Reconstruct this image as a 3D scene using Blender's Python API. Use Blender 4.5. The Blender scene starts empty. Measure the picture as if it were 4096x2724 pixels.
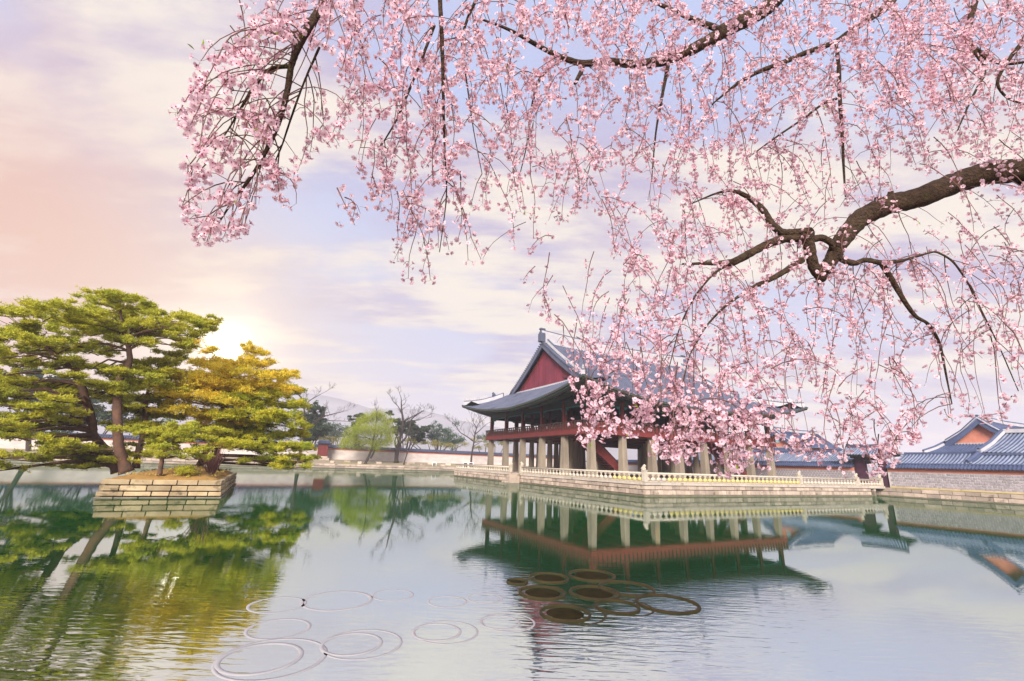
import bpy, math, random
import numpy as np
from mathutils import Matrix, Vector
random.seed(7); rng = np.random.default_rng(7)
sc = bpy.context.scene; COL = sc.collection
# ------------------------------------------------------------------ camera
F, PITCH, ROLL, H = 1796.1, 0.2684, 0.0351, 2.5253
CX, CY, YAW = 9.831, 54.641, 0.4785
cp, sp, cr, sr = math.cos(PITCH), math.sin(PITCH), math.cos(ROLL), math.sin(ROLL)
R0 = np.array([1, 0, 0.]); U0 = np.array([0, -sp, cp]); F0 = np.array([0, cp, sp])
cam = bpy.data.cameras.new('camera'); cam_o = bpy.data.objects.new('camera', cam); COL.objects.link(cam_o)
cam.sensor_width = 36; cam.lens = F*36/4096; cam.clip_start = .05; cam.clip_end = 6000
AX = cr*R0 + sr*U0; AY = -sr*R0 + cr*U0
cam_o.matrix_world = Matrix(((AX[0], AY[0], -F0[0], 0), (AX[1], AY[1], -F0[1], 0), (AX[2], AY[2], -F0[2], H), (0, 0, 0, 1)))
sc.camera = cam_o
# ------------------------------------------------------------------ light
SUN = Vector((-.16, -.86, .46)).normalized()
sd = bpy.data.lights.new('sun', 'SUN'); sd.energy = 4.4; sd.angle = math.radians(24); sd.color = (1, .93, .84)  # soft front fill added from behind the camera, apart from the visible low sun
so = bpy.data.objects.new('sun', sd); COL.objects.link(so); so.rotation_euler = SUN.to_track_quat('Z', 'Y').to_euler()
sc.view_settings.view_transform = 'Standard'; sc.view_settings.look = 'None'
sc.view_settings.exposure = 0.76; sc.view_settings.gamma = 1; sc.view_settings.use_curve_mapping = False
sc.cycles.use_denoising = True; sc.cycles.max_bounces = 8; sc.cycles.transparent_max_bounces = 12
sc.cycles.caustics_reflective = False; sc.cycles.caustics_refractive = False
sc.cycles.sample_clamp_indirect = 4; sc.cycles.volume_bounces = 1

def ray(px, py):
    x = px-2048; y = 1362-py
    uu = x*cr - y*sr; vv = x*sr + y*cr
    d = R0*uu + U0*vv + F0*F
    return d/np.linalg.norm(d)
CAM = np.array([0, 0, H]); CC = np.array([CX, CY, 0.])
UA = np.array([math.cos(YAW), math.sin(YAW), 0]); VB = np.array([-math.sin(YAW), math.cos(YAW), 0])
def W(a, b, z=0.): return CC + UA*a + VB*b + np.array([0, 0, z])
def toab(P): w = np.asarray(P)-CC; return np.array([w@UA, w@VB, P[2]])
def onA(px, py, a): d = ray(px, py); t = (a+CC@UA)/(d@UA); return toab(CAM+d*t)
def onB(px, py, b): d = ray(px, py); t = (b+CC@VB)/(d@VB); return toab(CAM+d*t)
def onZ(px, py, z): d = ray(px, py); t = (z-H)/d[2]; return CAM+d*t
def dep(P): return float((np.asarray(P)-CAM)@F0)
def proj(P):
    P = np.atleast_2d(P)-CAM; X = P@R0; Uv = P@U0; D = P@F0
    u = F*X/D; v = F*Uv/D
    return np.stack([2048+u*cr+v*sr, 1362-(-u*sr+v*cr)], 1)

# ------------------------------------------------------------------ world sky
GLOW = ray(905, 1385); WARM = ray(-250, 1200)
wd = bpy.data.worlds.new('World'); sc.world = wd; wd.use_nodes = True
def sky():
    nt = wd.node_tree; N = nt.nodes; L = nt.links; N.clear()
    def n(t, **k):
        o = N.new(t)
        for a, b in k.items(): setattr(o, a, b)
        return o
    def math_(op, a, b=None, c=None):
        m = n('ShaderNodeMath', operation=op)
        for i, v in enumerate((a, b, c)):
            if v is None: continue
            if isinstance(v, (int, float)): m.inputs[i].default_value = v
            else: L.new(v, m.inputs[i])
        return m.outputs[0]
    def mix(f, a, b):
        m = n('ShaderNodeMix', data_type='RGBA'); 
        if isinstance(f, (int, float)): m.inputs[0].default_value = f
        else: L.new(f, m.inputs[0])
        for i, v in ((6, a), (7, b)):
            if isinstance(v, tuple): m.inputs[i].default_value = (*v, 1)
            else: L.new(v, m.inputs[i])
        return m.outputs[2]
    def sstep(v, a, b):
        m = n('ShaderNodeMapRange', interpolation_type='SMOOTHSTEP'); L.new(v, m.inputs[0]); m.inputs[1].default_value = a; m.inputs[2].default_value = b
        return m.outputs[0]
    def dotp(vec):
        d = n('ShaderNodeVectorMath', operation='DOT_PRODUCT'); L.new(tc.outputs['Generated'], d.inputs[0]); d.inputs[1].default_value = tuple(vec)
        return math_('MAXIMUM', d.outputs['Value'], 0)
    tc = n('ShaderNodeTexCoord'); sx = n('ShaderNodeSeparateXYZ'); L.new(tc.outputs['Generated'], sx.inputs[0])
    z = math_('MAXIMUM', sx.outputs[2], 0.0)
    den = math_('ADD', z, .16)
    cx = n('ShaderNodeCombineXYZ'); L.new(math_('DIVIDE', sx.outputs[0], den), cx.inputs[0]); L.new(math_('DIVIDE', sx.outputs[1], den), cx.inputs[1])
    def noise(scale, detail, rough, loc, dist=0., sc3=(1, 1, 1)):
        mp = n('ShaderNodeMapping'); L.new(cx.outputs[0], mp.inputs[0]); mp.inputs['Location'].default_value = loc; mp.inputs['Scale'].default_value = sc3
        t = n('ShaderNodeTexNoise'); L.new(mp.outputs[0], t.inputs['Vector']); t.inputs['Scale'].default_value = scale
        t.inputs['Detail'].default_value = detail; t.inputs['Roughness'].default_value = rough; t.inputs['Distortion'].default_value = dist
        return t.outputs['Fac']
    warm = math_('POWER', dotp(WARM), 14.0); glow = dotp(GLOW)
    c1 = noise(.95, 7, .52, (2.2, 3.4, 0), .3, (.85, 1.25, 1)); c2 = noise(1.9, 7, .56, (7.7, 4.2, 0), .2, (.7, 1.5, 1))
    clear = mix(sstep(z, .10, .62), (.45, .44, .54), (.345, .395, .575))
    grey = mix(sstep(c2, .40, .60), (.355, .315, .44), (.42, .365, .44))
    lit = (.615, .555, .485)
    m1 = sstep(c1, .40, .56)
    body = mix(m1, clear, grey)
    c3 = noise(3.6, 6, .6, (1.3, 8.2, 0), .25, (.6, 1.6, 1))
    cc = math_('ADD', math_('MULTIPLY', c1, .40), math_('ADD', math_('MULTIPLY', c2, .35), math_('MULTIPLY', c3, .25)))
    cc = math_('SUBTRACT', cc, math_('MULTIPLY', z, .05))
    m2 = math_('MULTIPLY', sstep(cc, .445, .545), math_('SUBTRACT', 1.0, math_('MULTIPLY', warm, .30)))
    col = mix(m2, body, lit)
    low = math_('SUBTRACT', 1.0, sstep(z, .02, .26))
    col = mix(math_('MULTIPLY', low, .42), col, (.56, .51, .48))
    wcol = mix(m2, (.53, .315, .235), (.585, .45, .37))
    col = mix(sstep(warm, .05, .95), col, wcol)
    g1 = math_('MULTIPLY', math_('POWER', glow, 34.0), .55)
    col = mix(g1, col, (.68, .56, .40))
    em = n('ShaderNodeBackground'); L.new(col, em.inputs[0]); em.inputs[1].default_value = 1.0
    # the bright patch of the low sun behind thin cloud
    g2 = math_('ADD', math_('MULTIPLY', math_('POWER', glow, 14000.0), 40.0), math_('ADD', math_('MULTIPLY', math_('POWER', glow, 2600.0), 2.2), math_('MULTIPLY', math_('POWER', glow, 240.0), .26)))
    gb = n('ShaderNodeBackground'); gb.inputs[0].default_value = (1, .86, .58, 1); L.new(g2, gb.inputs[1])
    st = n('ShaderNodeTexSky', sky_type='NISHITA', sun_disc=False)
    st.sun_elevation = math.asin(SUN.z); st.sun_rotation = math.atan2(SUN.x, SUN.y)
    nb = n('ShaderNodeBackground'); L.new(st.outputs[0], nb.inputs[0]); nb.inputs[1].default_value = .05
    mx = n('ShaderNodeMixShader'); mx.inputs[0].default_value = .92; L.new(nb.outputs[0], mx.inputs[1]); L.new(em.outputs[0], mx.inputs[2])
    ad = n('ShaderNodeAddShader'); L.new(mx.outputs[0], ad.inputs[0]); L.new(gb.outputs[0], ad.inputs[1])
    out = n('ShaderNodeOutputWorld'); L.new(ad.outputs[0], out.inputs[0])
sky()

# ------------------------------------------------------------------ helpers
class M:
    def __init__(s): s.v = []; s.f = []; s.m = []
    def add(s, vs, fs, m=0):
        o = len(s.v); s.v += [tuple(map(float, p)) for p in vs]; s.f += [tuple(i+o for i in f) for f in fs]; s.m += [m]*len(fs); return s
    def hexa(s, p, m=0): return s.add(p, [(3, 2, 1, 0), (4, 5, 6, 7), (0, 1, 5, 4), (1, 2, 6, 5), (2, 3, 7, 6), (3, 0, 4, 7)], m)
    def box(s, x0, x1, y0, y1, z0, z1, m=0): return s.hexa([(x0, y0, z0), (x1, y0, z0), (x1, y1, z0), (x0, y1, z0), (x0, y0, z1), (x1, y0, z1), (x1, y1, z1), (x0, y1, z1)], m)
    def taper(s, x, y, z0, z1, h0, h1, m=0):
        return s.hexa([(x-h0, y-h0, z0), (x+h0, y-h0, z0), (x+h0, y+h0, z0), (x-h0, y+h0, z0), (x-h1, y-h1, z1), (x+h1, y-h1, z1), (x+h1, y+h1, z1), (x-h1, y+h1, z1)], m)
    def chbox(s, x0, x1, y0, y1, z0, z1, c=.02, m=0):
        # box with chamfered outer edges on all four upright sides and top/bottom
        v = []; 
        for z, k in ((z0, c), (z0+c, 0), (z1-c, 0), (z1, c)):
            v += [(x0+k, y0+k, z), (x1-k, y0+k, z), (x1-k, y1-k, z), (x0+k, y1-k, z)]
        f = [(3, 2, 1, 0), (12, 13, 14, 15)]
        for r in range(3):
            for i in range(4):
                j = (i+1) % 4; f.append((r*4+i, r*4+j, r*4+4+j, r*4+4+i))
        return s.add(v, f, m)
    def tube(s, pts, rad, n=6, m=0, cap=True, jit=0.):
        P = np.asarray(pts, float); k = len(P)
        if np.isscalar(rad): rad = [rad]*k
        T = np.gradient(P, axis=0); T /= np.linalg.norm(T, axis=1)[:, None]+1e-9
        a = np.array([0, 0, 1.]) if abs(T[0][2]) < .8 else np.array([1., 0, 0])
        x = np.cross(T[0], a); x /= np.linalg.norm(x); vs = []
        for i in range(k):
            x = x-T[i]*(x@T[i]); x /= np.linalg.norm(x)+1e-9; y = np.cross(T[i], x)
            for j in range(n):
                t = 2*math.pi*j/n; r = rad[i]*(1+(random.uniform(-jit, jit) if jit else 0)); vs.append(P[i]+(x*math.cos(t)+y*math.sin(t))*r)
        fs = [(i*n+j, i*n+(j+1) % n, (i+1)*n+(j+1) % n, (i+1)*n+j) for i in range(k-1) for j in range(n)]
        if cap: fs += [tuple(reversed(range(n))), tuple((k-1)*n+j for j in range(n))]
        return s.add(vs, fs, m)
    def lathe(s, prof, n=10, c=(0, 0, 0), sx=1, sy=1, m=0):
        vs = [(c[0]+r*sx*math.cos(2*math.pi*j/n), c[1]+r*sy*math.sin(2*math.pi*j/n), c[2]+z) for r, z in prof for j in range(n)]
        k = len(prof); fs = [(i*n+j, i*n+(j+1) % n, (i+1)*n+(j+1) % n, (i+1)*n+j) for i in range(k-1) for j in range(n)]
        fs += [tuple(reversed(range(n))), tuple((k-1)*n+j for j in range(n))]
        return s.add(vs, fs, m)
    def grid(s, fn, nu, nv, m=0):
        vs = [fn(i/nu, j/nv) for i in range(nu+1) for j in range(nv+1)]
        return s.add(vs, [(i*(nv+1)+j, (i+1)*(nv+1)+j, (i+1)*(nv+1)+j+1, i*(nv+1)+j+1) for i in range(nu) for j in range(nv)], m)
    def mesh(s, name, mats, org=None, smooth=False):
        me = bpy.data.meshes.new(name); v = s.v
        if org is not None: v = [(p[0]-org[0], p[1]-org[1], p[2]-org[2]) for p in v]
        me.from_pydata(v, [], s.f)
        for m in (mats if isinstance(mats, (list, tuple)) else [mats]): me.materials.append(m)
        if len(me.materials) > 1: me.polygons.foreach_set('material_index', s.m)
        if smooth: me.polygons.foreach_set('use_smooth', [True]*len(s.f))
        me.update(); return me
    def build(s, name, mats, parent=None, org=None, smooth=False, **pr):
        return inst(name, s.mesh(name, mats, org, smooth), parent, **pr)
def inst(name, me, parent=None, loc=None, rot=None, scl=None, **pr):
    o = bpy.data.objects.new(name, me); COL.objects.link(o)
    if parent: o.parent = parent
    if loc is not None: o.location = tuple(loc)
    if rot is not None: o.rotation_euler = tuple(rot)
    if scl is not None: o.scale = tuple(scl)
    for k, v in pr.items(): o[k] = v
    return o
class T:
    """a thing: an Empty at its base, aligned with the pavilion's axes; parts are given in (a, b, z)"""
    def __init__(s, name, label, cat, org, group=None, world=False):
        s.o = bpy.data.objects.new(name, None); COL.objects.link(s.o); s.org = tuple(org)
        s.o.empty_display_size = .3
        if world: s.o.location = tuple(org)
        else: s.o.location = tuple(W(*org)); s.o.rotation_euler = (0, 0, YAW)
        s.o['label'] = label; s.o['category'] = cat
        if group: s.o['group'] = group
    def part(s, name, m, mats, smooth=False, **pr): return m.build(name, mats, s.o, s.org, smooth, **pr)
    def put(s, name, me, p, rot=None, scl=None, **pr): return inst(name, me, s.o, [p[i]-s.org[i] for i in range(3)], rot, scl, **pr)
def struct(name, m, mats, world=False, smooth=False, kind='structure'):
    o = m.build(name, mats, None, None, smooth, kind=kind)
    if not world: o.location = tuple(W(0, 0, 0)); o.rotation_euler = (0, 0, YAW)
    return o

def mat(name, col, col2=None, rough=.8, ns=2., bump=0., bs=20., rnd=0., spec=.25, stain=None, trans=0., isl=0., stretch=None):
    m = bpy.data.materials.new(name); m.use_nodes = True; nt = m.node_tree; N = nt.nodes; L = nt.links
    b = N['Principled BSDF']; b.inputs['Roughness'].default_value = rough; b.inputs['Specular IOR Level'].default_value = spec
    geo = N.new('ShaderNodeNewGeometry'); pos = geo.outputs['Position']
    if stretch:
        mp = N.new('ShaderNodeMapping'); mp.inputs['Scale'].default_value = stretch; L.new(pos, mp.inputs[0]); pos = mp.outputs[0]
    def mixc(f, a, bb, bt='MIX'):
        x = N.new('ShaderNodeMix'); x.data_type = 'RGBA'; x.blend_type = bt
        if isinstance(f, float): x.inputs[0].default_value = f
        else: L.new(f, x.inputs[0])
        for i, v in ((6, a), (7, bb)):
            if isinstance(v, tuple): x.inputs[i].default_value = (*v, 1)
            else: L.new(v, x.inputs[i])
        return x.outputs[2]
    def noise(s, d=5, r=.6):
        t = N.new('ShaderNodeTexNoise'); t.inputs['Scale'].default_value = s; t.inputs['Detail'].default_value = d; t.inputs['Roughness'].default_value = r; L.new(pos, t.inputs['Vector']); return t.outputs['Fac']
    def ramp(f, a, bb):
        r = N.new('ShaderNodeMapRange'); r.inputs[1].default_value = a; r.inputs[2].default_value = bb; L.new(f, r.inputs[0]); return r.outputs[0]
    c = col
    if col2: c = mixc(ramp(noise(ns), .35, .65), col, col2)
    if stain: c = mixc(ramp(noise(stain[1]), stain[2], stain[2]+.12), c, stain[0])
    if rnd or isl:
        src = geo.outputs['Random Per Island'] if isl else N.new('ShaderNodeObjectInfo').outputs['Random']; k = rnd or isl
        h = N.new('ShaderNodeHueSaturation'); L.new(ramp(src, 0, 1), h.inputs['Value']); N[-1] if False else None
        mr = h.inputs['Value'].links[0].from_node; mr.inputs[3].default_value = 1-k; mr.inputs[4].default_value = 1+k
        if isinstance(c, tuple): h.inputs['Color'].default_value = (*c, 1)
        else: L.new(c, h.inputs['Color'])
        c = h.outputs[0]
    if isinstance(c, tuple): b.inputs['Base Color'].default_value = (*c, 1)
    else: L.new(c, b.inputs['Base Color'])
    if bump:
        bp = N.new('ShaderNodeBump'); bp.inputs['Strength'].default_value = bump; bp.inputs['Distance'].default_value = .05
        L.new(noise(bs, 6), bp.inputs['Height']); L.new(bp.outputs[0], b.inputs['Normal'])
    if trans:
        tr = N.new('ShaderNodeBsdfTranslucent'); mx = N.new('ShaderNodeMixShader'); mx.inputs[0].default_value = trans
        if isinstance(c, tuple): tr.inputs[0].default_value = (*c, 1)
        else: L.new(c, tr.inputs[0])
        L.new(b.outputs[0], mx.inputs[1]); L.new(tr.outputs[0], mx.inputs[2]); L.new(mx.outputs[0], N['Material Output'].inputs[0])
    return m
GRAN = mat('granite', (.55, .435, .345), (.42, .34, .28), ns=1.6, bump=.4, bs=14, rnd=.28, stain=((.22, .17, .12), 1.3, .57))
GRAN_CAP = mat('granite_cap', (.58, .495, .42), (.49, .42, .36), ns=2, bump=.25, rnd=.09, stain=((.32, .27, .21), 1.4, .60))
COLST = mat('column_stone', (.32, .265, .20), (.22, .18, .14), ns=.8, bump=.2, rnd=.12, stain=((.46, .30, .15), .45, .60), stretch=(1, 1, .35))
RAILST = mat('rail_stone', (.60, .53, .44), (.50, .43, .35), ns=3, bump=.2, rnd=.06)
LICHEN = mat('yellow_lichen', (.62, .50, .10), (.58, .50, .30), ns=9, bump=.3)
MORT = mat('dark_joint', (.07, .055, .04), (.10, .08, .06), ns=3)
DAMP = mat('damp_stone', (.16, .14, .10), (.24, .20, .14), ns=1.5, bump=.3, rnd=.15)
REDW = mat('red_lacquer_wood', (.18, .030, .028), (.13, .026, .024), ns=2, rough=.6, rnd=.08)
REDB = mat('red_gable_boards', (.20, .036, .058), (.145, .03, .048), ns=.5, rough=.65, isl=.13)
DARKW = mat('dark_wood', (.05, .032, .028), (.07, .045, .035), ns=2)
EAVE = mat('green_eave_wood', (.045, .075, .062), (.07, .055, .045), ns=1.5, rough=.7)
TEAL = mat('teal_trim', (.07, .24, .24), (.06, .19, .20), ns=3)
TILE = mat('roof_tile', (.085, .095, .145), (.115, .125, .18), ns=.6, rough=.8, stain=((.06, .065, .10), .35, .60))
TILEB = mat('blue_roof_tile', (.06, .08, .155), (.085, .11, .20), ns=.8, rough=.65, rnd=.12)
TILEW = mat('pale_tile_row', (.27, .30, .38), (.17, .20, .30), ns=1.2, rough=.65, rnd=.12)
TILED = mat('dark_coping_tile', (.05, .06, .10), (.08, .09, .14), ns=2, rough=.6)
PLAST = mat('white_plaster', (.50, .48, .50), (.40, .39, .43), ns=1.2, rough=.85, stain=((.40, .39, .42), 1.0, .64))
PINK = mat('pink_plaster', (.62, .25, .17), (.56, .20, .14), ns=2, rough=.9)
WALLP = mat('pale_wall', (.66, .58, .53), (.52, .45, .44), ns=.5, bump=.25, bs=3, stretch=(1, 1, 2.4))
BRICKG = mat('grey_wall_brick', (.33, .30, .33), (.40, .36, .38), ns=4, bump=.2, rnd=.18)
MORTW = mat('pale_mortar', (.62, .57, .57), (.55, .50, .50), ns=3)
PURP = mat('purple_gate_wood', (.075, .025, .05), (.05, .02, .035), ns=2, rough=.6)
BARK = mat('cherry_bark', (.115, .07, .045), (.055, .037, .026), ns=30, bump=1.0, bs=60, rough=.9, stain=((.10, .095, .035), 12, .60))
TWIG = mat('twig_bark', (.20, .10, .095), (.13, .07, .06), ns=20, rough=.85)
PBARK = mat('pine_bark', (.17, .085, .055), (.09, .06, .045), ns=3, bump=.9, bs=10, rough=.95)
DBARK = mat('bare_bark', (.045, .035, .032), (.07, .05, .045), ns=3, rough=.95)
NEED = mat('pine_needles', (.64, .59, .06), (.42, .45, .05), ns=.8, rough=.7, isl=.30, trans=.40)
NEEDY = mat('glow_painted_needles', (.92, .72, .085), (.70, .60, .06), ns=.5, rough=.7, isl=.28, trans=.45)  # glow of the low sun painted into the needles as gold
NEEDG = mat('faint_glow_painted_needles', (.74, .66, .06), (.46, .52, .05), ns=.5, rough=.7, isl=.28, trans=.45)  # weaker backlight glow painted in, on the pine farther from the low sun
NEEDF = mat('far_pine_needles', (.075, .115, .055), (.05, .08, .045), ns=.5, isl=.25, trans=.3)
WILL = mat('willow_leaves', (.42, .46, .03), (.32, .38, .03), ns=.6, isl=.25, trans=.45)
FARG = mat('far_foliage', (.10, .16, .09), (.07, .12, .08), ns=.3, isl=.25, trans=.3)
FARY = mat('yellow_shrub_leaves', (.40, .32, .08), (.26, .27, .08), ns=.4, isl=.25, trans=.35)
PETAL = mat('cherry_petal', (.97, .77, .845), (.95, .655, .76), ns=9, rough=.75, isl=.08, trans=.48, spec=.1)
PCORE = mat('blossom_heart', (.62, .17, .25), (.5, .1, .16), ns=30, rough=.8)
CALYX = mat('red_calyx', (.30, .045, .055), None, rough=.7)
LEAF = mat('young_leaf', (.30, .40, .03), (.22, .32, .03), ns=20, trans=.4)
EARTH = mat('ochre_earth', (.40, .23, .07), (.30, .17, .06), ns=1.5, bump=.6, bs=8, stain=((.20, .17, .05), 1.2, .60))
SOIL = mat('bank_ground', (.36, .29, .21), (.27, .23, .14), ns=.25, bump=.3, bs=3, stain=((.40, .35, .10), .2, .58))
WHITE = mat('white_paint', (.8, .8, .8), None)
MOUNT = mat('haze_painted_mountain', (.32, .31, .34), (.25, .25, .27), ns=.01)  # pale granite tone with part of the distance haze painted in
BED = mat('pond_bed', (.035, .075, .015), (.05, .07, .02), ns=.8)
TUBR = mat('tub_rim', (.375, .355, .36), (.325, .31, .325), ns=3)
TUBD = mat('brown_tub_rim', (.05, .033, .010), (.03, .022, .008), ns=3, rough=.8)
ISLE = mat('island_stone', (.52, .40, .24), (.38, .28, .16), ns=1.3, bump=.4, bs=12, rnd=.28, stain=((.16, .12, .07), 1.6, .58))
TUBI = mat('tub_inside', (.016, .013, .004), (.03, .022, .008), ns=4, rough=.9, spec=.05)
YELL = mat('yellow_strip', (.55, .45, .09), (.48, .41, .16), ns=2)

# ------------------------------------------------------------------ setting: ground, bed, water, hills
LA, LB = 7*4.8346, 5*5.5494
PA0, PA1, PB0, PB1 = -150., 42.8, -45., 81.
g = M(); G = 2600
def gz(b): return 1.05 if b <= 81 else min(2.15, 1.05+(b-81)*.1)
g.add([(PA0, 81, 1.0), (PA1, 81, 1.0), (PA1+400, 81, 1.0), (PA0-400, 81, 1.0), (PA0-400, 92, 2.1), (PA1+400, 92, 2.1), (G, 2600, 2.1), (-G, 2600, 2.1)], [(3, 0, 1, 2, 5, 4), (4, 5, 6, 7)])
g.add([(PA1, -45, 1.2), (PA1, 81, 1.0), (G, 81, 1.0), (G, -45, 1.2)], [(3, 2, 1, 0)])
g.add([(-G, -45, 1.0), (-G, 81, 1.0), (PA0, 81, 1.0), (PA0, -45, 1.0)], [(3, 2, 1, 0)])
g.add([(-G, -G, 1.1), (-G, -45, 1.1), (G, -45, 1.1), (G, -G, 1.1)], [(3, 2, 1, 0)])
for p, q in (((PA0, 81), (PA1, 81)), ((PA1, 81), (PA1, -45)), ((PA1, -45), (PA0, -45)), ((PA0, -45), (PA0, 81))):
    g.add([(*p, -1.2), (*q, -1.2), (*q, 1.1), (*p, 1.1)], [(0, 1, 2, 3)])
struct('ground', g, SOIL)
bd = M(); bd.add([(PA0, PB0, -.75), (PA1, PB0, -.75), (PA1, PB1, -.75), (PA0, PB1, -.75)], [(0, 1, 2, 3)]); struct('pond_bed', bd, BED)

def water_mat():
    m = bpy.data.materials.new('pond_water'); m.use_nodes = True; nt = m.node_tree; N = nt.nodes; L = nt.links; N.clear()
    geo = N.new('ShaderNodeNewGeometry')
    def noise(scale, sc3, rotz, detail=2, dist=0.):
        mp = N.new('ShaderNodeMapping'); mp.inputs['Scale'].default_value = sc3; mp.inputs['Rotation'].default_value = (0, 0, rotz); L.new(geo.outputs['Position'], mp.inputs[0])
        t = N.new('ShaderNodeTexNoise'); t.inputs['Scale'].default_value = scale; t.inputs['Detail'].default_value = detail; t.inputs['Distortion'].default_value = dist; L.new(mp.outputs[0], t.inputs['Vector']); return t.outputs['Fac']
    def mth(op, a, b):
        x = N.new('ShaderNodeMath'); x.operation = op
        for i, v in enumerate((a, b)):
            if isinstance(v, (int, float)): x.inputs[i].default_value = v
            else: L.new(v, x.inputs[i])
        return x.outputs[0]
    fine = noise(3.2, (.55, 2.6, 1), .22, 2, .5)
    med = noise(1.1, (.5, 1.6, 1), -.1, 2, .3)
    amp = N.new('ShaderNodeMapRange'); L.new(noise(.10, (1, 1, 1), 0, 2), amp.inputs[0]); amp.inputs[1].default_value = .40; amp.inputs[2].default_value = .62; amp.inputs[3].default_value = .45; amp.inputs[4].default_value = 1.2
    dv = N.new('ShaderNodeVectorMath'); dv.operation = 'DISTANCE'; L.new(geo.outputs['Position'], dv.inputs[0]); dv.inputs[1].default_value = (0, -4, 0)
    near = N.new('ShaderNodeMapRange'); near.interpolation_type = 'SMOOTHSTEP'; L.new(dv.outputs['Value'], near.inputs[0]); near.inputs[1].default_value = 9; near.inputs[2].default_value = 19; near.inputs[3].default_value = 1; near.inputs[4].default_value = .10
    h = mth('MULTIPLY', mth('ADD', mth('MULTIPLY', mth('MULTIPLY', fine, .0085), amp.outputs[0]), mth('MULTIPLY', med, .0025)), near.outputs[0])
    bp = N.new('ShaderNodeBump'); bp.inputs['Strength'].default_value = 1; bp.inputs['Distance'].default_value = 1; L.new(h, bp.inputs['Height'])
    gl = N.new('ShaderNodeBsdfGlossy'); gl.inputs['Roughness'].default_value = .004; gl.inputs['Color'].default_value = (.93, .97, 1, 1); L.new(bp.outputs[0], gl.inputs['Normal'])
    df = N.new('ShaderNodeBsdfDiffuse'); df.inputs[0].default_value = (.008, .15, .022, 1)
    tr = N.new('ShaderNodeBsdfTransparent'); tr.inputs[0].default_value = (.72, .80, .55, 1)
    mu = N.new('ShaderNodeMixShader'); mu.inputs[0].default_value = .55; L.new(df.outputs[0], mu.inputs[1]); L.new(tr.outputs[0], mu.inputs[2])
    fr = N.new('ShaderNodeFresnel'); fr.inputs[0].default_value = 24.0; L.new(bp.outputs[0], fr.inputs['Normal'])
    mx = N.new('ShaderNodeMixShader'); L.new(fr.outputs[0], mx.inputs[0]); L.new(mu.outputs[0], mx.inputs[1]); L.new(gl.outputs[0], mx.inputs[2])
    o = N.new('ShaderNodeOutputMaterial'); L.new(mx.outputs[0], o.inputs[0]); return m
w = M(); w.add([(PA0, PB0, 0), (PA1, PB0, 0), (PA1, PB1, 0), (PA0, PB1, 0)], [(0, 1, 2, 3)]); struct('water', w, water_mat())

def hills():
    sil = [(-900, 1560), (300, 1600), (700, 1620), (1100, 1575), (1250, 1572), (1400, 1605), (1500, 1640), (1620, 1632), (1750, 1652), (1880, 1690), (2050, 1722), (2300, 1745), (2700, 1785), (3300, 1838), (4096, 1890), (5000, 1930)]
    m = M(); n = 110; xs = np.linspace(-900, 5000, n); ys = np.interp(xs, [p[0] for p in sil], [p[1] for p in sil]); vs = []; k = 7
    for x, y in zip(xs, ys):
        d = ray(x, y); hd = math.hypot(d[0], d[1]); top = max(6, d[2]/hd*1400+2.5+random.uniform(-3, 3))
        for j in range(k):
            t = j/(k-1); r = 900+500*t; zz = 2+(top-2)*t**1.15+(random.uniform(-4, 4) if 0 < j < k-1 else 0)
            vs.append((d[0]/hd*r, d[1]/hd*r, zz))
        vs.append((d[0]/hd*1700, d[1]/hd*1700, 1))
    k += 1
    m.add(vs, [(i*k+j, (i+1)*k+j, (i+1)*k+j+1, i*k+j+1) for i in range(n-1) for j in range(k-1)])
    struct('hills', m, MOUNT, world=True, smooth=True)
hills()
HAZE = .0005
def haze():
    m = bpy.data.materials.new('haze_air'); m.use_nodes = True; N = m.node_tree.nodes; N.clear()
    v = N.new('ShaderNodeVolumePrincipled'); v.inputs['Color'].default_value = (.90, .88, .97, 1); v.inputs['Density'].default_value = HAZE; v.inputs['Anisotropy'].default_value = .2
    o = N.new('ShaderNodeOutputMaterial'); m.node_tree.links.new(v.outputs[0], o.inputs['Volume'])
    b = M(); b.box(-3200, 3200, -3200, 3200, -2.2, 175); struct('haze', b, m, world=True, kind='stuff')
if HAZE: haze()

# ------------------------------------------------------------------ stone courses made of single blocks
def course(t, name, axis, fix, lo, hi, z0, z1, wmin, wmax, depth, material, proud=.0, sgn=-1, skip=None, seedj=.012):
    """blocks along axis 'a' (front faces, fixed b) or 'b' (side faces, fixed a)"""
    x = lo; cnt = 0; gap = .055
    while x < hi-.05:
        wd_ = random.uniform(wmin, wmax); e = min(x+wd_, hi)
        if hi-e < wmin*.5: e = hi
        if not (skip and skip[0] < (x+e)/2 < skip[1]):
            p = proud+random.uniform(-seedj, seedj); m = M(); f0, f1 = sorted((fix+sgn*p, fix-sgn*depth))
            if axis == 'a': m.chbox(x+gap/2, e-gap/2, f0, f1, z0+gap/2, z1-gap/2, .018)
            else: m.chbox(f0, f1, x+gap/2, e-gap/2, z0+gap/2, z1-gap/2, .018)
            c = ((x+e)/2, fix, z0) if axis == 'a' else (fix, (x+e)/2, z0)
            me = m.mesh(name, material, c); t.put(name, me, c); cnt += 1
        x = e
    return cnt

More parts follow.
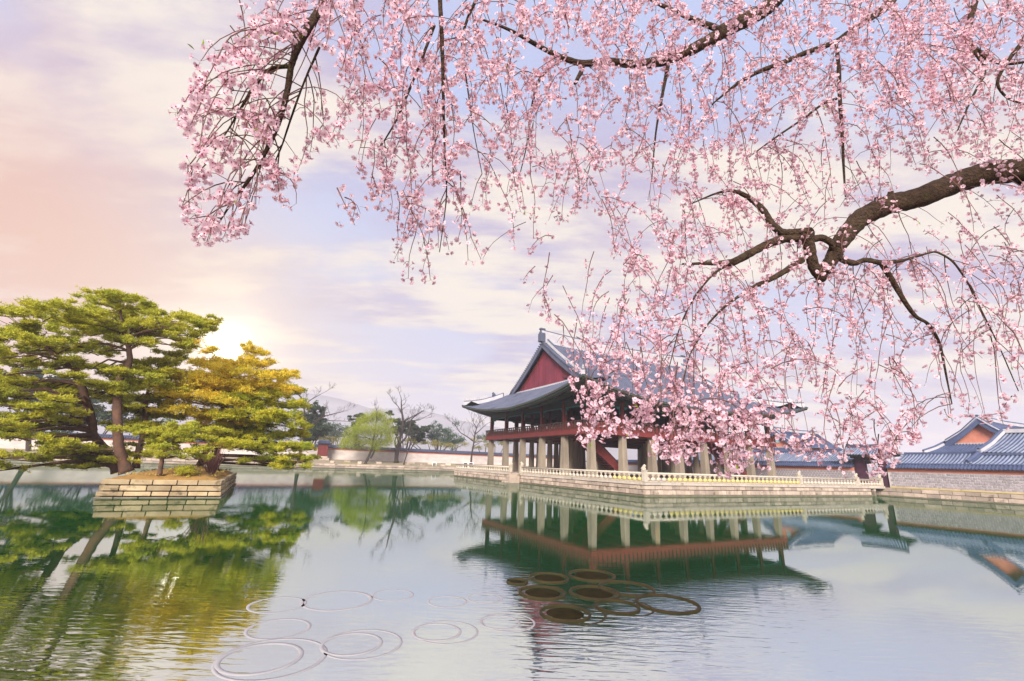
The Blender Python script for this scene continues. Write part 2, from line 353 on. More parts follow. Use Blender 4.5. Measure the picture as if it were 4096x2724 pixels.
TA0, TA1, TB0, TB1, TZ = -1.75, 38.75, -10.43, 40.0, 1.3
stepB0 = onA(2082, 1927, TA0)[1]; stepB1 = stepB0+3.6
def terrace():
    t = T('stone_terrace', 'broad granite terrace of squared blocks standing in the pond under the pavilion', 'terrace', (18, 15, 0))
    c = M(); c.box(TA0+.12, TA1-.12, TB0+.12, TB1-.12, -1.0, TZ-.02); t.part('core', c, MORT)
    pv = M(); pv.box(TA0+.5, TA1-.5, TB0+.5, TB1-.5, TZ-.02, TZ+.004); t.part('paving', pv, GRAN_CAP)
    for ax, fx, lo, hi in (('a', TB0, TA0, TA1), ('b', TA0, TB0+.36, TB1)):
        sk = (stepB0+1.0, stepB0+2.6) if ax == 'b' else None
        p = M()
        if ax == 'a': p.box(lo-.12, hi+.05, fx-.12, fx+.3, -1, .13)
        else: p.box(fx-.12, fx+.3, lo-.3, hi, -1, .126)
        t.part('plinth', p, DAMP)
        course(t, 'stone_block', ax, fx, lo, hi, .13, .60, .45, .85, .33, GRAN)
        course(t, 'stone_block', ax, fx, lo, hi, .60, .99, .8, 1.35, .33, GRAN)
        course(t, 'cap_slab', ax, fx, lo, hi, .99, TZ, 1.2, 2.0, .5, GRAN_CAP, proud=.06)
    r = M(); r.box(TA1-.12, TA1, TB0+.34, TB1, -1, TZ); t.part('end_wall', r, GRAN)
    s = T('stone_steps', 'worn granite steps going down to the water at the gap in the side railing', 'steps', (TA0-1, stepB0+1.8, 0))
    for i in range(5):
        m = M(); m.chbox(TA0-.07-.28*(i+1), TA0-.07, stepB0+.5, stepB0+3.0, TZ-.26*(i+1)-.04, TZ-.26*(i)-.06-.02, .015); s.part('step', m, GRAN)
    m = M(); m.chbox(TA0-1.7, TA0-.13, stepB0+.05, stepB0+.45, -1, TZ-.02, .02); s.part('side_wall', m, GRAN)
terrace()

def baluster_mesh(yel):
    m = M(); pr = [(.10, 0), (.22, .03), (.30, .12), (.31, .22), (.20, .33), (.11, .38)]; pr2 = [(.11, .38), (.10, .44), (.17, .54), (.25, .62)]
    m.lathe(pr, 10, sy=.5, m=1 if yel else 0); m.lathe(pr2, 10, sy=.5, m=0)
    return m.mesh('baluster', [RAILST, LICHEN] if yel else [RAILST], smooth=True)
BALY = baluster_mesh(True); BALP = baluster_mesh(False)
def beast(m, c, s, yaw=0.):
    """small seated guardian animal"""
    ca, sa = math.cos(yaw), math.sin(yaw)
    def q(x, y, z): return (c[0]+s*(x*ca-y*sa), c[1]+s*(x*sa+y*ca), c[2]+s*z)
    m.tube([q(-.35, 0, 0), q(-.32, 0, .35), q(-.1, 0, .75), q(.15, 0, .95), q(.38, 0, .82)], [s*.34, s*.42, s*.36, s*.33, s*.18], 8)
    for y in (-.18, .18):
        m.tube([q(.22, y, 0), q(.2, y, .3), q(.05, y, .65)], [s*.11, s*.11, s*.15], 6); m.tube([q(.0, y*1.1, 1.15), q(.02, y*1.1, 1.32)], [s*.1, s*.03], 5)
        m.tube([q(-.3, y*1.5, 0), q(-.05, y*1.5, .08), q(.12, y*1.5, .06)], [s*.2, s*.16, s*.08], 6)
    m.tube([q(-.6, 0, .05), q(-.78, 0, .35), q(-.62, 0, .65)], [s*.1, s*.12, s*.05], 6)
def balustrade(name, label, ax, fx, lo, hi, step, posts, yrange=None, beastyaw=0.):
    mid = (lo+hi)/2; t = T('stone_balustrade', label, 'balustrade', (mid, fx, TZ) if ax == 'a' else (fx, mid, TZ))
    P = lambda x, z: (x, fx, z) if ax == 'a' else (fx, x, z)
    x = lo
    hr = M(); hr.tube([P(lo, TZ+.80), P(hi, TZ+.80)], .115, 8); t.part('handrail', hr, RAILST, True)
    b0 = M()
    if ax == 'a': b0.box(lo, hi, fx-.16, fx+.16, TZ+.001, TZ+.07)
    else: b0.box(fx-.16, fx+.16, lo, hi, TZ+.001, TZ+.07)
    t.part('base_rail', b0, RAILST)
    k = int((hi-lo)/step)
    for i in range(k):
        xx = lo+(i+.5)*(hi-lo)/k
        if any(abs(xx-p) < .28 for p in posts): continue
        y = yrange and yrange[0] < xx < yrange[1]
        t.put('baluster', BALY if y else BALP, P(xx, TZ+.07), (0, 0, 0 if ax == 'a' else math.pi/2), (1, 1, 1.0))
    for p in posts:
        m = M(); c = P(p, TZ); m.chbox(c[0]-.2, c[0]+.2, c[1]-.2, c[1]+.2, TZ+.002, TZ+1.02, .03); m.chbox(c[0]-.23, c[0]+.23, c[1]-.23, c[1]+.23, TZ+1.022, TZ+1.1, .02)
        po = t.part('post', m, RAILST); b = M(); beast(b, (0, 0, 0), .42, beastyaw); inst('guardian_figure', b.mesh('guardian_figure', RAILST, smooth=True), po, (c[0]-t.org[0], c[1]-t.org[1], 1.1))
FX, SX = TB0+.25, TA0+.25
balustrade('front', 'long cream stone balustrade along the front edge with yellow-stained balusters running out over the bridge', 'a', FX, SX, 42.3, .72, [SX, 23.5, 36.2, 42.3], (1.5, 24), -1.2)
balustrade('near', 'side stone balustrade between the corner post and the gap at the water steps', 'b', SX, FX+.35, stepB0+.3, .72, [stepB0+.3], (FX, FX+4.5), 2.6)
balustrade('far', 'short far stretch of side balustrade beyond the gap at the water steps', 'b', SX, stepB1, TB1-.2, .85, [stepB1], None, 2.6)
def bridge():
    t = T('stone_bridge', 'low stone slab bridge joining the terrace to the right bank', 'bridge', (40.7, -8.6, 0))
    for k in range(4):
        m = M(); m.chbox(TA1+.03+k*.99, TA1+1.0+k*.99, TB0+.02, TB0+3.6, .98, TZ-.002, .02); t.part('deck_slab', m, GRAN_CAP)
    m = M(); m.chbox(TA1+1.2, TA1+1.75, TB0+.2, TB0+3.4, .6, .975, .03); t.part('cross_beam', m, GRAN)
    for y in (TB0+.5, TB0+2.6):
        m = M(); m.taper(TA1+1.5, y, -1, .6, .3, .26); t.part('pier', m, DAMP)
bridge()

# ------------------------------------------------------------------ the pavilion
OV = 4.2; HA = LA/2; HB = LB/2; RS = HB+OV; KS = 8/6.4
def hz(s): return 10.05+.42*s+.01*s*s
def roofz(da, db, s): return hz(s)+2.3*math.exp(-((da*KS+db)/8.5)**1.15)
VER = 1.45; GABA = 2.2
def pavilion():
    t = T('pavilion', 'two-storey wooden pavilion with red gable and hipped tile roof on stone columns', 'pavilion', (HA, HB, TZ))
    # stone columns
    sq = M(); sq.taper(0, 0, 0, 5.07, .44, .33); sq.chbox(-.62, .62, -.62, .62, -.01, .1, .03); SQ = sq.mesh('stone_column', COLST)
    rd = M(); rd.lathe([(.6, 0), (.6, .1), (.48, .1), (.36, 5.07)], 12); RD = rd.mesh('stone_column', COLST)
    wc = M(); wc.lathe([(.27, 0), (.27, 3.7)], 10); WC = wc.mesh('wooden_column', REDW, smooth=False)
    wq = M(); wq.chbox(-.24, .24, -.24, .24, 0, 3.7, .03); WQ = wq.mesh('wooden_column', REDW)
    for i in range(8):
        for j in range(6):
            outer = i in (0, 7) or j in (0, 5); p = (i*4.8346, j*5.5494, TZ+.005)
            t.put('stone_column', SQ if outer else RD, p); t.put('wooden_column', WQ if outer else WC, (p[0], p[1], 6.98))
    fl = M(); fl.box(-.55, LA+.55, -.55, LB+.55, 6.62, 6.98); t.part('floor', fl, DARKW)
    for i in range(8): m = M(); m.box(i*4.8346-.25, i*4.8346+.25, -.5, LB+.5, 6.375, 6.617); t.part('floor_beam', m, REDW)
    # edge boards + railing
    bl = M(); bl.hexa([(-.04, -.05, 0), (.04, -.05, 0), (.04, .06, 0), (-.04, .06, 0), (-.08, -.16, .95), (.08, -.16, .95), (.08, -.04, .95), (-.08, -.04, .95)]); BL = bl.mesh('railing_bracket', DARKW)
    pb = M(); pb.box(-.27, .27, -.02, .02, .02, .72); PB = pb.mesh('railing_panel', REDW)
    for ax, fx, lo, hi, sg, rot in (('a', -.72, -.72, LA+.72, -1, 0), ('b', -.72, -.72, LB+.72, -1, -math.pi/2), ('a', LB+.72, -.72, LA+.72, 1, math.pi), ('b', LA+.72, -.72, LB+.72, 1, math.pi/2)):
        def bx(m, o0, o1, z0, z1, e=0.):
            f0, f1 = sorted((fx+sg*o0, fx+sg*o1))
            return m.box(lo-e, hi+e, f0, f1, z0, z1) if ax == 'a' else m.box(f0, f1, lo-e+.003, hi+e-.003, z0, z1)
        m = M(); bx(m, -.17, 0, 6.36, 7.0); t.part('edge_board', m, REDW)
        m = M(); bx(m, -.14, -.10, 7.0, 7.35); t.part('railing_board', m, REDW)
        m = M(); c0, c1 = lo, hi
        m.tube([(c0, fx+sg*.1, 7.92), (c1, fx+sg*.1, 7.92)] if ax == 'a' else [(fx+sg*.1, c0, 7.92), (fx+sg*.1, c1, 7.92)], .075, 8); t.part('handrail', m, DARKW)
        m = M(); bx(m, -.12, -.04, 7.62, 7.70); t.part('middle_rail', m, REDW)
        k = int((hi-lo)/.62)
        for i in range(k):
            x = lo+(i+.5)*(hi-lo)/k; p = (x, fx+sg*.06, 6.98) if ax == 'a' else (fx+sg*.06, x, 6.98)
            t.put('railing_bracket', BL, p, (0, 0, rot if ax == 'a' else (-math.pi/2 if sg < 0 else math.pi/2)))
            x = lo+(i+1)*(hi-lo)/k; q = (x, fx-sg*.0, 6.98) if ax == 'a' else (fx-sg*.11, x, 6.98)
            if i < k-1: t.put('railing_panel', PB, q, (0, 0, 0 if ax == 'a' else math.pi/2), (.9, 1, 1))
    # head beams, teal fretwork frames, bracket frieze
    for ax, fx, L_ in (('a', 0, LA), ('b', 0, LB), ('a', LB, LA), ('b', LA, LB)):
        d = .17 if ax == 'a' else .165
        def bb(m, z0, z1, dd, ex=.3): return m.box(-ex, L_+ex, fx-dd, fx+dd, z0, z1) if ax == 'a' else m.box(fx-dd, fx+dd, -ex, L_+ex, z0, z1)
        m = M(); bb(m, 9.95, 10.68, d); t.part('head_beam', m, EAVE)
        m = M(); bb(m, 10.70, 11.0, d*1.6); t.part('plate_beam', m, EAVE)
        m = M(); bb(m, 11.02, 12.1, d*.6); t.part('bracket_wall', m, EAVE)
        n, st = (7, 4.8346) if ax == 'a' else (5, 5.5494)
        for i in range(n):
            m = M(); x0, x1 = i*st+.26, (i+1)*st-.26
            for (p0, p1, z0, z1) in ((x0, x1, 9.80, 9.945), (x0, x0+.14, 9.0, 9.80), (x1-.14, x1, 9.0, 9.80), (x0+.14, x0+.5, 9.62, 9.80), (x1-.5, x1-.14, 9.62, 9.80)):
                m.box(p0, p1, fx-.05, fx+.05, z0, z1) if ax == 'a' else m.box(fx-.05, fx+.05, p0, p1, z0, z1)
            t.part('fretwork_frame', m, TEAL)
        k = int(L_/1.2)
        bk = M(); out = -1 if fx == 0 else 1
        for i in range(k+1):
            x = i*L_/k
            for (o, z0, z1, h_) in ((.35, 11.05, 11.3, .12), (.7, 11.32, 11.6, .14), (1.1, 11.62, 11.85, .12)):
                f0, f1 = sorted((fx, fx+out*o)); bk.box(x-h_, x+h_, f0, f1, z0, z1) if ax == 'a' else bk.box(f0, f1, x-h_, x+h_, z0, z1)
        t.part('bracket_row', bk, EAVE, kind='stuff')
    ce = M(); ce.box(.2, LA-.2, .2, LB-.2, 10.7, 10.78); t.part('ceiling', ce, EAVE)
    # inner dark rooms
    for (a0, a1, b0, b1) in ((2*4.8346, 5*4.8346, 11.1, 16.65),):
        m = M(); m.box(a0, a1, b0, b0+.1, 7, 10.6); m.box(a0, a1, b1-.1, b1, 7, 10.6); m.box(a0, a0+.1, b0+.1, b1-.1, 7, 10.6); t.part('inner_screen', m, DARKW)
    # stairs
    for a0, a1, b0 in ((1.0, 7.6, 3.2), (26.0, 32.6, 3.2)):
        st = M(); n = 18
        for i in range(n):
            x0 = a0+(a1-a0)*i/n; z = 6.9-(6.9-TZ)*(i+1)/n; st.box(x0, x0+(a1-a0)/n+.05, b0+.1, b0+1.8, z, z+.06)
        so_ = t.part('stair', st, DARKW)
        for bb_ in (b0, b0+1.85):
            m = M(); m.hexa([(a0, bb_, 6.0), (a1+.1, bb_, TZ+.01), (a1+.1, bb_+.08, TZ+.01), (a0, bb_+.08, 6.0), (a0, bb_, 7.7), (a1+.1, bb_, TZ+1.1), (a1+.1, bb_+.08, TZ+1.1), (a0, bb_+.08, 7.7)])
            sb = m.build('side_board', REDW, so_, t.org)
            m = M(); m.tube([(a0, bb_+.04, 7.8), (a1+.1, bb_+.04, TZ+1.2)], .08, 6); m.build('stair_rail', DARKW, so_, t.org)
    # roof surfaces with tile rows
    tp = .55
    def slope(front):
        m = M(); base = M(); a0, a1 = -OV, LA+OV; ncol = int((a1-a0)/tp); ns = 16
        prof = [(0, 0), (.22, .0), (.30, .11), (.50, .17), (.70, .11), (.78, 0)]
        cols = [(a0+(i+u)*(a1-a0)/ncol, h) for i in range(ncol) for u, h in prof]+[(a1, 0)]
        vs = []; 
        for a, h in cols:
            da = min(a+OV, LA+OV-a); top = RS if da >= OV+VER else da*KS
            for k in range(ns+1):
                s_ = top*k/ns; b = -OV+s_
                if not front: b = LB-b
                z = roofz(da, s_, s_)+h
                vs.append((a, b, z))
        n1 = ns+1; fs = [(i*n1+k, (i+1)*n1+k, (i+1)*n1+k+1, i*n1+k+1) for i in range(len(cols)-1) for k in range(ns)]
        # drop the faces that would bridge the jump at the verge
        ok = []
        for f in fs:
            i = f[0]//n1; d0 = min(cols[i][0]+OV, LA+OV-cols[i][0]) >= OV+VER; d1 = min(cols[i+1][0]+OV, LA+OV-cols[i+1][0]) >= OV+VER
            if d0 == d1: ok.append(f)
        m.add(vs, ok); return m
    def side(left):
        m = M(); b0, b1 = -OV, LB+OV; ncol = int((b1-b0)/tp); ns = 7
        prof = [(0, 0), (.22, .0), (.30, .11), (.50, .17), (.70, .11), (.78, 0)]
        cols = [(b0+(i+u)*(b1-b0)/ncol, h) for i in range(ncol) for u, h in prof]+[(b1, 0)]; vs = []
        for b, h in cols:
            db = min(b+OV, LB+OV-b); top = min(GABA+OV, db/KS)
            for k in range(ns+1):
                s_ = top*k/ns; a = -OV+s_
                vs.append((a if left else LA-a, b, roofz(s_, db, s_*KS)+h))
        n1 = ns+1; m.add(vs, [(i*n1+k, (i+1)*n1+k, (i+1)*n1+k+1, i*n1+k+1) for i in range(len(cols)-1) for k in range(ns)]); return m
    for fr in (True, False): t.part('long_roof_slope', slope(fr), TILE, False)
    for lf in (True, False): t.part('side_roof_skirt', side(lf), TILE, False)
    # eave edge fascia and rafters (two tiers), swept along the eaves
    ea = M(); raf = M()
    def edge(ax, far):
        L_ = LA if ax == 'a' else LB; n = 60; pts = []
        for i in range(n+1):
            x = -OV+(L_+2*OV)*i/n; d = min(x+OV, L_+OV-x)
            z = roofz(d, 0, 0) if ax == 'a' else roofz(0, d, 0)
            e = -OV if not far else (LB+OV if ax == 'a' else LA+OV)
            pts.append((x, e, z) if ax == 'a' else (e, x, z))
        P = np.array(pts); inw = np.array([0, 1, 0]) if ax == 'a' else np.array([1, 0, 0]); inw = inw*(-1 if far else 1)
        vs = []
        for p in P:
            for (o, dz) in ((-.02, .10), (-.02, -.14), (.20, -.16), (.20, -.34), (.40, -.36), (OV+.1, 1.35 if False else .35)):
                q = p+inw*o+np.array([0, 0, dz]); vs.append(q)
        n1 = 6; ea.add(vs, [(i*n1+k, (i+1)*n1+k, (i+1)*n1+k+1, i*n1+k+1) for i in range(n) for k in range(n1-1)])
        nr = int(L_/.42)
        for i in range(nr+1):
            x = i*L_/nr; fan = 1.0; xe = -OV*.93+(L_+2*OV*.93)*i/nr; d = min(xe+OV, L_+OV-xe); z = roofz(d, 0, 0) if ax == 'a' else roofz(0, d, 0)
            e = -OV if not far else (LB+OV if ax == 'a' else LA+OV); b_ = 0 if not far else (LB if ax == 'a' else LA)
            mk = lambda xx, ff, zz: (xx, ff, zz) if ax == 'a' else (ff, xx, zz)
            ie = 1 if not far else -1
            raf.tube([mk(xe, e+ie*.14, z-.26), mk(xe*.6+x*.4, e+ie*1.7, z*.6+11.6*.4-.25)], .075, 4)
            raf.tube([mk(xe*.8+x*.2, e+ie*.95, z-.42), mk(x, b_, max(11.55, z*.4+11.6*.6-.25))], .10, 5)
    for ax in 'ab':
        for far in (False, True): edge(ax, far)
    t.part('eave_soffit', ea, EAVE); t.part('rafters', raf, mat('rafter_wood', (.05, .10, .085), (.09, .06, .05), ns=3, isl=.3), kind='stuff')
    # gables
    for left in (True, False):
        X = lambda a: a if left else LA-a
        zb = hz(8)-.15
        def halfw(z):   # half width of the gable at height z (from the main slope profile)
            lo, hi = 0, RS
            for _ in range(30):
                mid = (lo+hi)/2
                if hz(mid) < z+.35: lo = mid
                else: hi = mid
            return RS-lo
        m = M(); bw = .26; n = int(20.6/bw)
        for i in range(n):
            y = -10.3+i*bw; ym = min(abs(y), abs(y+bw)) if y*(y+bw) > 0 else 0
            zt_ = hz(RS-max(abs(y), abs(y+bw)))-.45
            if zt_ <= zb+.05: continue
            x0 = X(GABA)+(random.uniform(-.015, .015)); x1 = X(GABA+.12); o = .012
            f0, f1 = sorted((x0, x1)); zt0 = hz(RS-abs(y))-.45; zt1 = hz(RS-abs(y+bw))-.45
            m.hexa([(f0, HB+y+o, zb), (f1, HB+y+o, zb), (f1, HB+y+bw-o, zb), (f0, HB+y+bw-o, zb), (f0, HB+y+o, zt0), (f1, HB+y+o, zt0), (f1, HB+y+bw-o, zt1), (f0, HB+y+bw-o, zt1)])
        bk = M(); 
        f0, f1 = sorted((X(GABA+.14), X(GABA+.3))); nb = 24; vs = []
        for i in range(nb+1):
            y = -10.2+20.4*i/nb; z = max(zb, hz(RS-abs(y))-.4); vs += [(f0, HB+y, zb), (f0, HB+y, z), (f1, HB+y, zb), (f1, HB+y, z)]
        bk.add(vs, [f for i in range(nb) for f in ((i*4, i*4+4, i*4+5, i*4+1), (i*4+2, i*4+3, i*4+7, i*4+6))])
        gb = t.part('gable_wall', m, REDB); bk.build('backing', REDW, gb, t.org)
        # bargeboards with verge tiles, descending ridges
        for sg in (-1, 1):
            n = 26; ss = np.linspace(8.3, RS-.02, n); bb_ = M(); vt = M(); dr = M(); rim = M()
            P = [(HB+sg*(RS-s), hz(s)) for s in ss]
            xo, xi = X(VER-.06), X(VER+.12)
            vs = []
            for y, z in P: vs += [(xo, y, z+.12), (xo, y, z-.75), (xi, y, z-.75), (xi, y, z+.12)]
            bb_.add(vs, [f for i in range(n-1) for f in ((i*4, i*4+4, i*4+5, i*4+1), (i*4+1, i*4+5, i*4+6, i*4+2), (i*4+2, i*4+6, i*4+7, i*4+3))]); t.part('bargeboard', bb_, TILE)
            vs = []
            for y, z in P: vs += [(X(GABA-.04), y, z-.55), (X(GABA-.04), y, z-1.15), (X(GABA+.05), y, z-1.15), (X(GABA+.05), y, z-.55)]
            rim.add(vs, [f for i in range(n-1) for f in ((i*4, i*4+4, i*4+5, i*4+1), (i*4+1, i*4+5, i*4+6, i*4+2))]); t.part('gable_trim', rim, REDW)
            for s in np.arange(8.3, RS-.2, .36):
                y = HB+sg*(RS-s); z = hz(s); vt.tube([(X(VER-.22), y, z+.16), (X(VER+.9), y, z+.22)], .12, 6)
            t.part('verge_tiles', vt, TILE, kind='stuff')
            pts = [(X(VER+.85), HB+sg*(RS-s), hz(s)) for s in np.linspace(7.2, RS-.1, 22)]; vs = []
            for x, y, z in pts: vs += [(x-.26, y, z), (x-.22, y, z+.72), (x+.22, y, z+.72), (x+.26, y, z)]
            k = len(pts); dr.add(vs, [(i*4+a, i*4+4+a, i*4+5+a, i*4+1+a) for i in range(k-1) for a in range(3)]+[(0, 1, 2, 3), ((k-1)*4+3, (k-1)*4+2, (k-1)*4+1, (k-1)*4)])
            d = t.part('descending_ridge', dr, PLAST)
            cpz = M(); cpz.tube([(x, y, z+.78) for x, y, z in pts], .17, 6); cpz.build('ridge_tile', TILE, d, t.org)
            x, y, z = pts[0]; f = M(); f.box(x-.3, x+.3, y-.35, y+.2, z+.05, z+1.1); f.box(x-.18, x+.18, y-.25, y+.1, z+1.1, z+1.45); f.build('ridge_end', TILE, d, t.org)
            # hip ridge with row of figures
            hp = M(); pts = []
            for q in np.linspace(0.2, 1, 18):
                da = 6.4*(1-q); db = da*KS; pts.append((X(-OV+da-.05), HB+sg*(RS-db), roofz(da, db, db)+.02))
            dirv = np.array(pts[-1])-np.array(pts[0]); nrm = np.array([-dirv[1], dirv[0], 0]); nrm /= np.linalg.norm(nrm); vs = []
            for p in pts[:-1]:
                p = np.array(p); vs += [p-nrm*.24, p-nrm*.2+[0, 0, .62], p+nrm*.2+[0, 0, .62], p+nrm*.24]
            k = len(pts)-1; hp.add(vs, [(i*4+a, i*4+4+a, i*4+5+a, i*4+1+a) for i in range(k-1) for a in range(3)]+[(0, 1, 2, 3), ((k-1)*4+3, (k-1)*4+2, (k-1)*4+1, (k-1)*4)])
            h_ = t.part('hip_ridge', hp, PLAST)
            hc = M(); hc.tube([np.array(p)+[0, 0, .68] for p in pts[:-1]], .15, 6); hc.build('ridge_tile', TILE, h_, t.org)
            yw = math.atan2(dirv[1], dirv[0])
            for q in np.linspace(.42, .97, 11):
                i = q*(k-1); i0 = int(i); p = np.array(pts[i0])*(1-(i-i0))+np.array(pts[min(i0+1, k-1)])*(i-i0)
                fg = M(); beast(fg, (0, 0, 0), .36, 0); fo = inst('roof_figurine', FIG, h_, (p[0]-t.org[0], p[1]-t.org[1], p[2]+.78-t.org[2]), (0, 0, yw))
            p = np.array(pts[4]); dg = M(); beast(dg, (0, 0, 0), .62, 0); inst('dragon_head', dg.mesh('dragon_head', TILED), h_, (p[0]-t.org[0], p[1]-t.org[1], p[2]+.72-t.org[2]), (0, 0, yw))
        m = M(); f0, f1 = sorted((X(GABA-.45), X(GABA-.05))); m.box(f0, f1, HB-10.1, HB+10.1, zb-.12, zb+.28); t.part('gable_base_ridge', m, PLAST)
    # main ridge
    m = M(); n = 24; vs = []
    for i in range(n+1):
        a = VER-.25+(LA-2*VER+.5)*i/n; q = abs(2*i/n-1); z = hz(RS)+.15+.45*q**2.5; vs += [(a, HB-.34, z-.5), (a, HB-.28, z+1.35), (a, HB+.28, z+1.35), (a, HB+.34, z-.5)]
    m.add(vs, [(i*4+a, i*4+4+a, i*4+5+a, i*4+1+a) for i in range(n) for a in range(3)]+[(0, 1, 2, 3), (n*4+3, n*4+2, n*4+1, n*4)]); r = t.part('main_ridge', m, PLAST)
    c = M(); c.tube([((vs[i*4][0]), HB, vs[i*4+1][2]+.06) for i in range(n+1)], .2, 6); c.build('ridge_tile', TILE, r, t.org)
    for a, s in ((VER-.1, 1), (LA-VER+.1, -1)):
        f = M(); z = hz(RS)+.3; f.chbox(a-.42, a+.42, HB-.42, HB+.42, z-.2, z+1.25, .08); f.hexa([(a-.38, HB-.3, z+1.25), (a+.38, HB-.3, z+1.25), (a+.38, HB+.3, z+1.25), (a-.38, HB+.3, z+1.25), (a+s*.1-.3, HB-.22, z+1.75), (a+s*.1+.3, HB-.22, z+1.75), (a+s*.1+.3, HB+.22, z+1.75), (a+s*.1-.3, HB+.22, z+1.75)])
        f.chbox(a+s*.12-.5, a+s*.12+.42, HB-.26, HB+.26, z+1.75, z+2.1, .1); f.build('ridge_ornament', TILE, r, t.org)
fg = M(); beast(fg, (0, 0, 0), .36, 0); FIG = fg.mesh('roof_figurine', PLAST)
pavilion()

# ------------------------------------------------------------------ banks and walls
def far_bank():
    t = T('far_embankment', 'low stone embankment along the far shore below the pale wall', 'embankment', (-10, 81, 0))
    x0, x1 = -95, 42.5
    m = M(); m.box(x0, x1, 80.9, 81.6, -1, .14); t.part('footing', m, DAMP)
    course(t, 'stone_block', 'a', 80.95, x0, x1, .14, .56, 1.1, 2.4, .5, GRAN, seedj=.03)
    course(t, 'stone_block', 'a', 80.85, x0, x1, .56, 1.06, .9, 2.0, .7, GRAN, proud=.08, seedj=.05)
far_bank()
def scatter_rocks():
    # loose squared stones and low kerbs on the far bank
    spots = [(-24, 85.5, 1.3, .5), (-18.6, 84, .9, .45), (-14.5, 86.5, 1.6, .4), (-6.5, 85, 1.4, .5), (1.2, 84, 1.0, .5), (3.2, 88, 2.2, .4), (5.5, 84.5, 1.5, .45), (8.7, 87.5, 1.2, .5), (11.5, 84.2, 1.3, .4), (14, 86.5, 1.5, .5), (-11.8, 83.4, 1.0, .6), (-27.5, 84, 1.2, .5)]
    lab = ['grey stone block lying left of the red shrine on the far bank', 'small squared stone just right of the red shrine base', 'flat stone block between the red shrine and the green willow', 'pale stone block right of the willow trunk', 'squat stone beside the thin leaning tree', 'long low kerb stone behind the thin leaning tree', 'stone block just right of the thin leaning tree', 'grey stone block behind the white arched bench', 'stone block just right of the white arched bench', 'stone block nearest the terrace on the far bank', 'rounded stone right at the foot of the willow', 'farthest left stone block on the far bank beside the pine crowns']
    for (a, b, w_, h_), l in zip(spots, lab):
        z = 1.0+(b-81)*.1; m = M(); m.chbox(a-w_/2, a+w_/2, b-.35, b+.35, z-.1, z+h_, .06); o = m.build('stone_block', GRAN, None, (a, b, z)); o.location = tuple(W(a, b, z)); o.rotation_euler = (0, 0, YAW+random.uniform(-.3, .3)); o['label'] = l; o['category'] = 'stone'; o['group'] = 'loose stones on the far bank'
scatter_rocks()
def far_wall():
    t = T('palace_wall', 'long pale plastered palace wall with pink band and dark tile coping on the far shore', 'wall', (-20, 93, 2))
    x0, x1 = -120, 60
    m = M(); m.box(x0, x1, 92.6, 93.4, 1.5, 4.65); t.part('wall_body', m, WALLP)
    m = M(); m.box(x0, x1, 92.57, 93.43, 4.653, 5.15); t.part('pink_band', m, PINK)
    m = M(); m.box(x0, x1, 92.45, 93.55, 1.5, 2.35); t.part('stone_footing', m, WALLP)
    m = M(); m.hexa([(x0, 92.1, 5.153), (x1, 92.1, 5.153), (x1, 93.9, 5.153), (x0, 93.9, 5.153), (x0, 92.9, 5.75), (x1, 92.9, 5.75), (x1, 93.1, 5.75), (x0, 93.1, 5.75)]); c = t.part('tile_coping', m, TILED)
    m = M()
    for i in range(int((x1-x0)/.5)):
        x = x0+i*.5; m.tube([(x, 92.02, 5.2), (x, 92.95, 5.82)], .13, 5)
    m.tube([(x0, 93, 5.86), (x1, 93, 5.86)], .16, 6); m.build('tile_rows', TILED, c, t.org, kind='stuff')
far_wall()
def shrine():
    a, b = -20.6, 90.2; z = 2.0
    t = T('shrine_chimney', 'red walled chimney shrine with small tiled roof against the far wall', 'shrine', (a, b, z))
    m = M(); m.chbox(a-1.75, a+1.75, b-1.0, b+1.2, z-.3, z+.42, .05); t.part('stone_base', m, GRAN)
    m = M(); m.chbox(a-1.3, a+1.3, b-.7, b+1.0, z+.42, z+.85, .04); t.part('plinth', m, GRAN_CAP)
    m = M(); m.box(a-1.22, a+1.22, b-.62, b+.9, z+.85, z+3.9); w_ = t.part('wall', m, REDW)
    for k in range(4): m = M(); m.box(a-1.1+k*.56, a-.58+k*.56, b-.66, b-.62, z+1.0, z+3.7); m.build('door_panel', REDW, w_, t.org)
    m = M(); m.box(a-1.35, a+1.35, b-.75, b+1.02, z+3.9, z+4.15); t.part('eave_beam', m, EAVE)
    m = M(); m.hexa([(a-1.95, b-1.3, z+4.15), (a+1.95, b-1.3, z+4.15), (a+1.95, b+1.6, z+4.15), (a-1.95, b+1.6, z+4.15), (a-1.1, b, z+4.85), (a+1.1, b, z+4.85), (a+1.1, b+.3, z+4.85), (a-1.1, b+.3, z+4.85)]); r = t.part('roof', m, TILED)
    m = M()
    for i in range(10): x = a-1.7+i*.378; m.tube([(x, b-1.36, z+4.22), (a+(x-a)*.58, b+.0, z+4.93)], .09, 5)
    m.build('tile_rows', TILED, r, t.org, kind='stuff')
    m = M(); m.hexa([(a-1.2, b-.05, z+4.8), (a+1.2, b-.05, z+4.8), (a+1.2, b+.35, z+4.8), (a-1.2, b+.35, z+4.8), (a-1.3, b+.02, z+5.2), (a+1.3, b+.02, z+5.2), (a+1.3, b+.28, z+5.2), (a-1.3, b+.28, z+5.2)]); m.build('ridge', TILE, r, t.org)
shrine()
def bench(name, label, a, b, z, w_, h_):
    t = T(name, label, 'bench', (a, b, z)); m = M()
    m.tube([(a-w_/2, b, z), (a-w_/2, b, z+h_*.8), (a-w_/2+.15, b, z+h_), (a+w_/2-.15, b, z+h_), (a+w_/2, b, z+h_*.8), (a+w_/2, b, z)], .13, 8); t.part('frame', m, WHITE, True)
    m = M(); m.box(a-w_/2, a+w_/2, b+.14, b+.5, z+h_*.42, z+h_*.5); t.part('seat', m, DARKW)
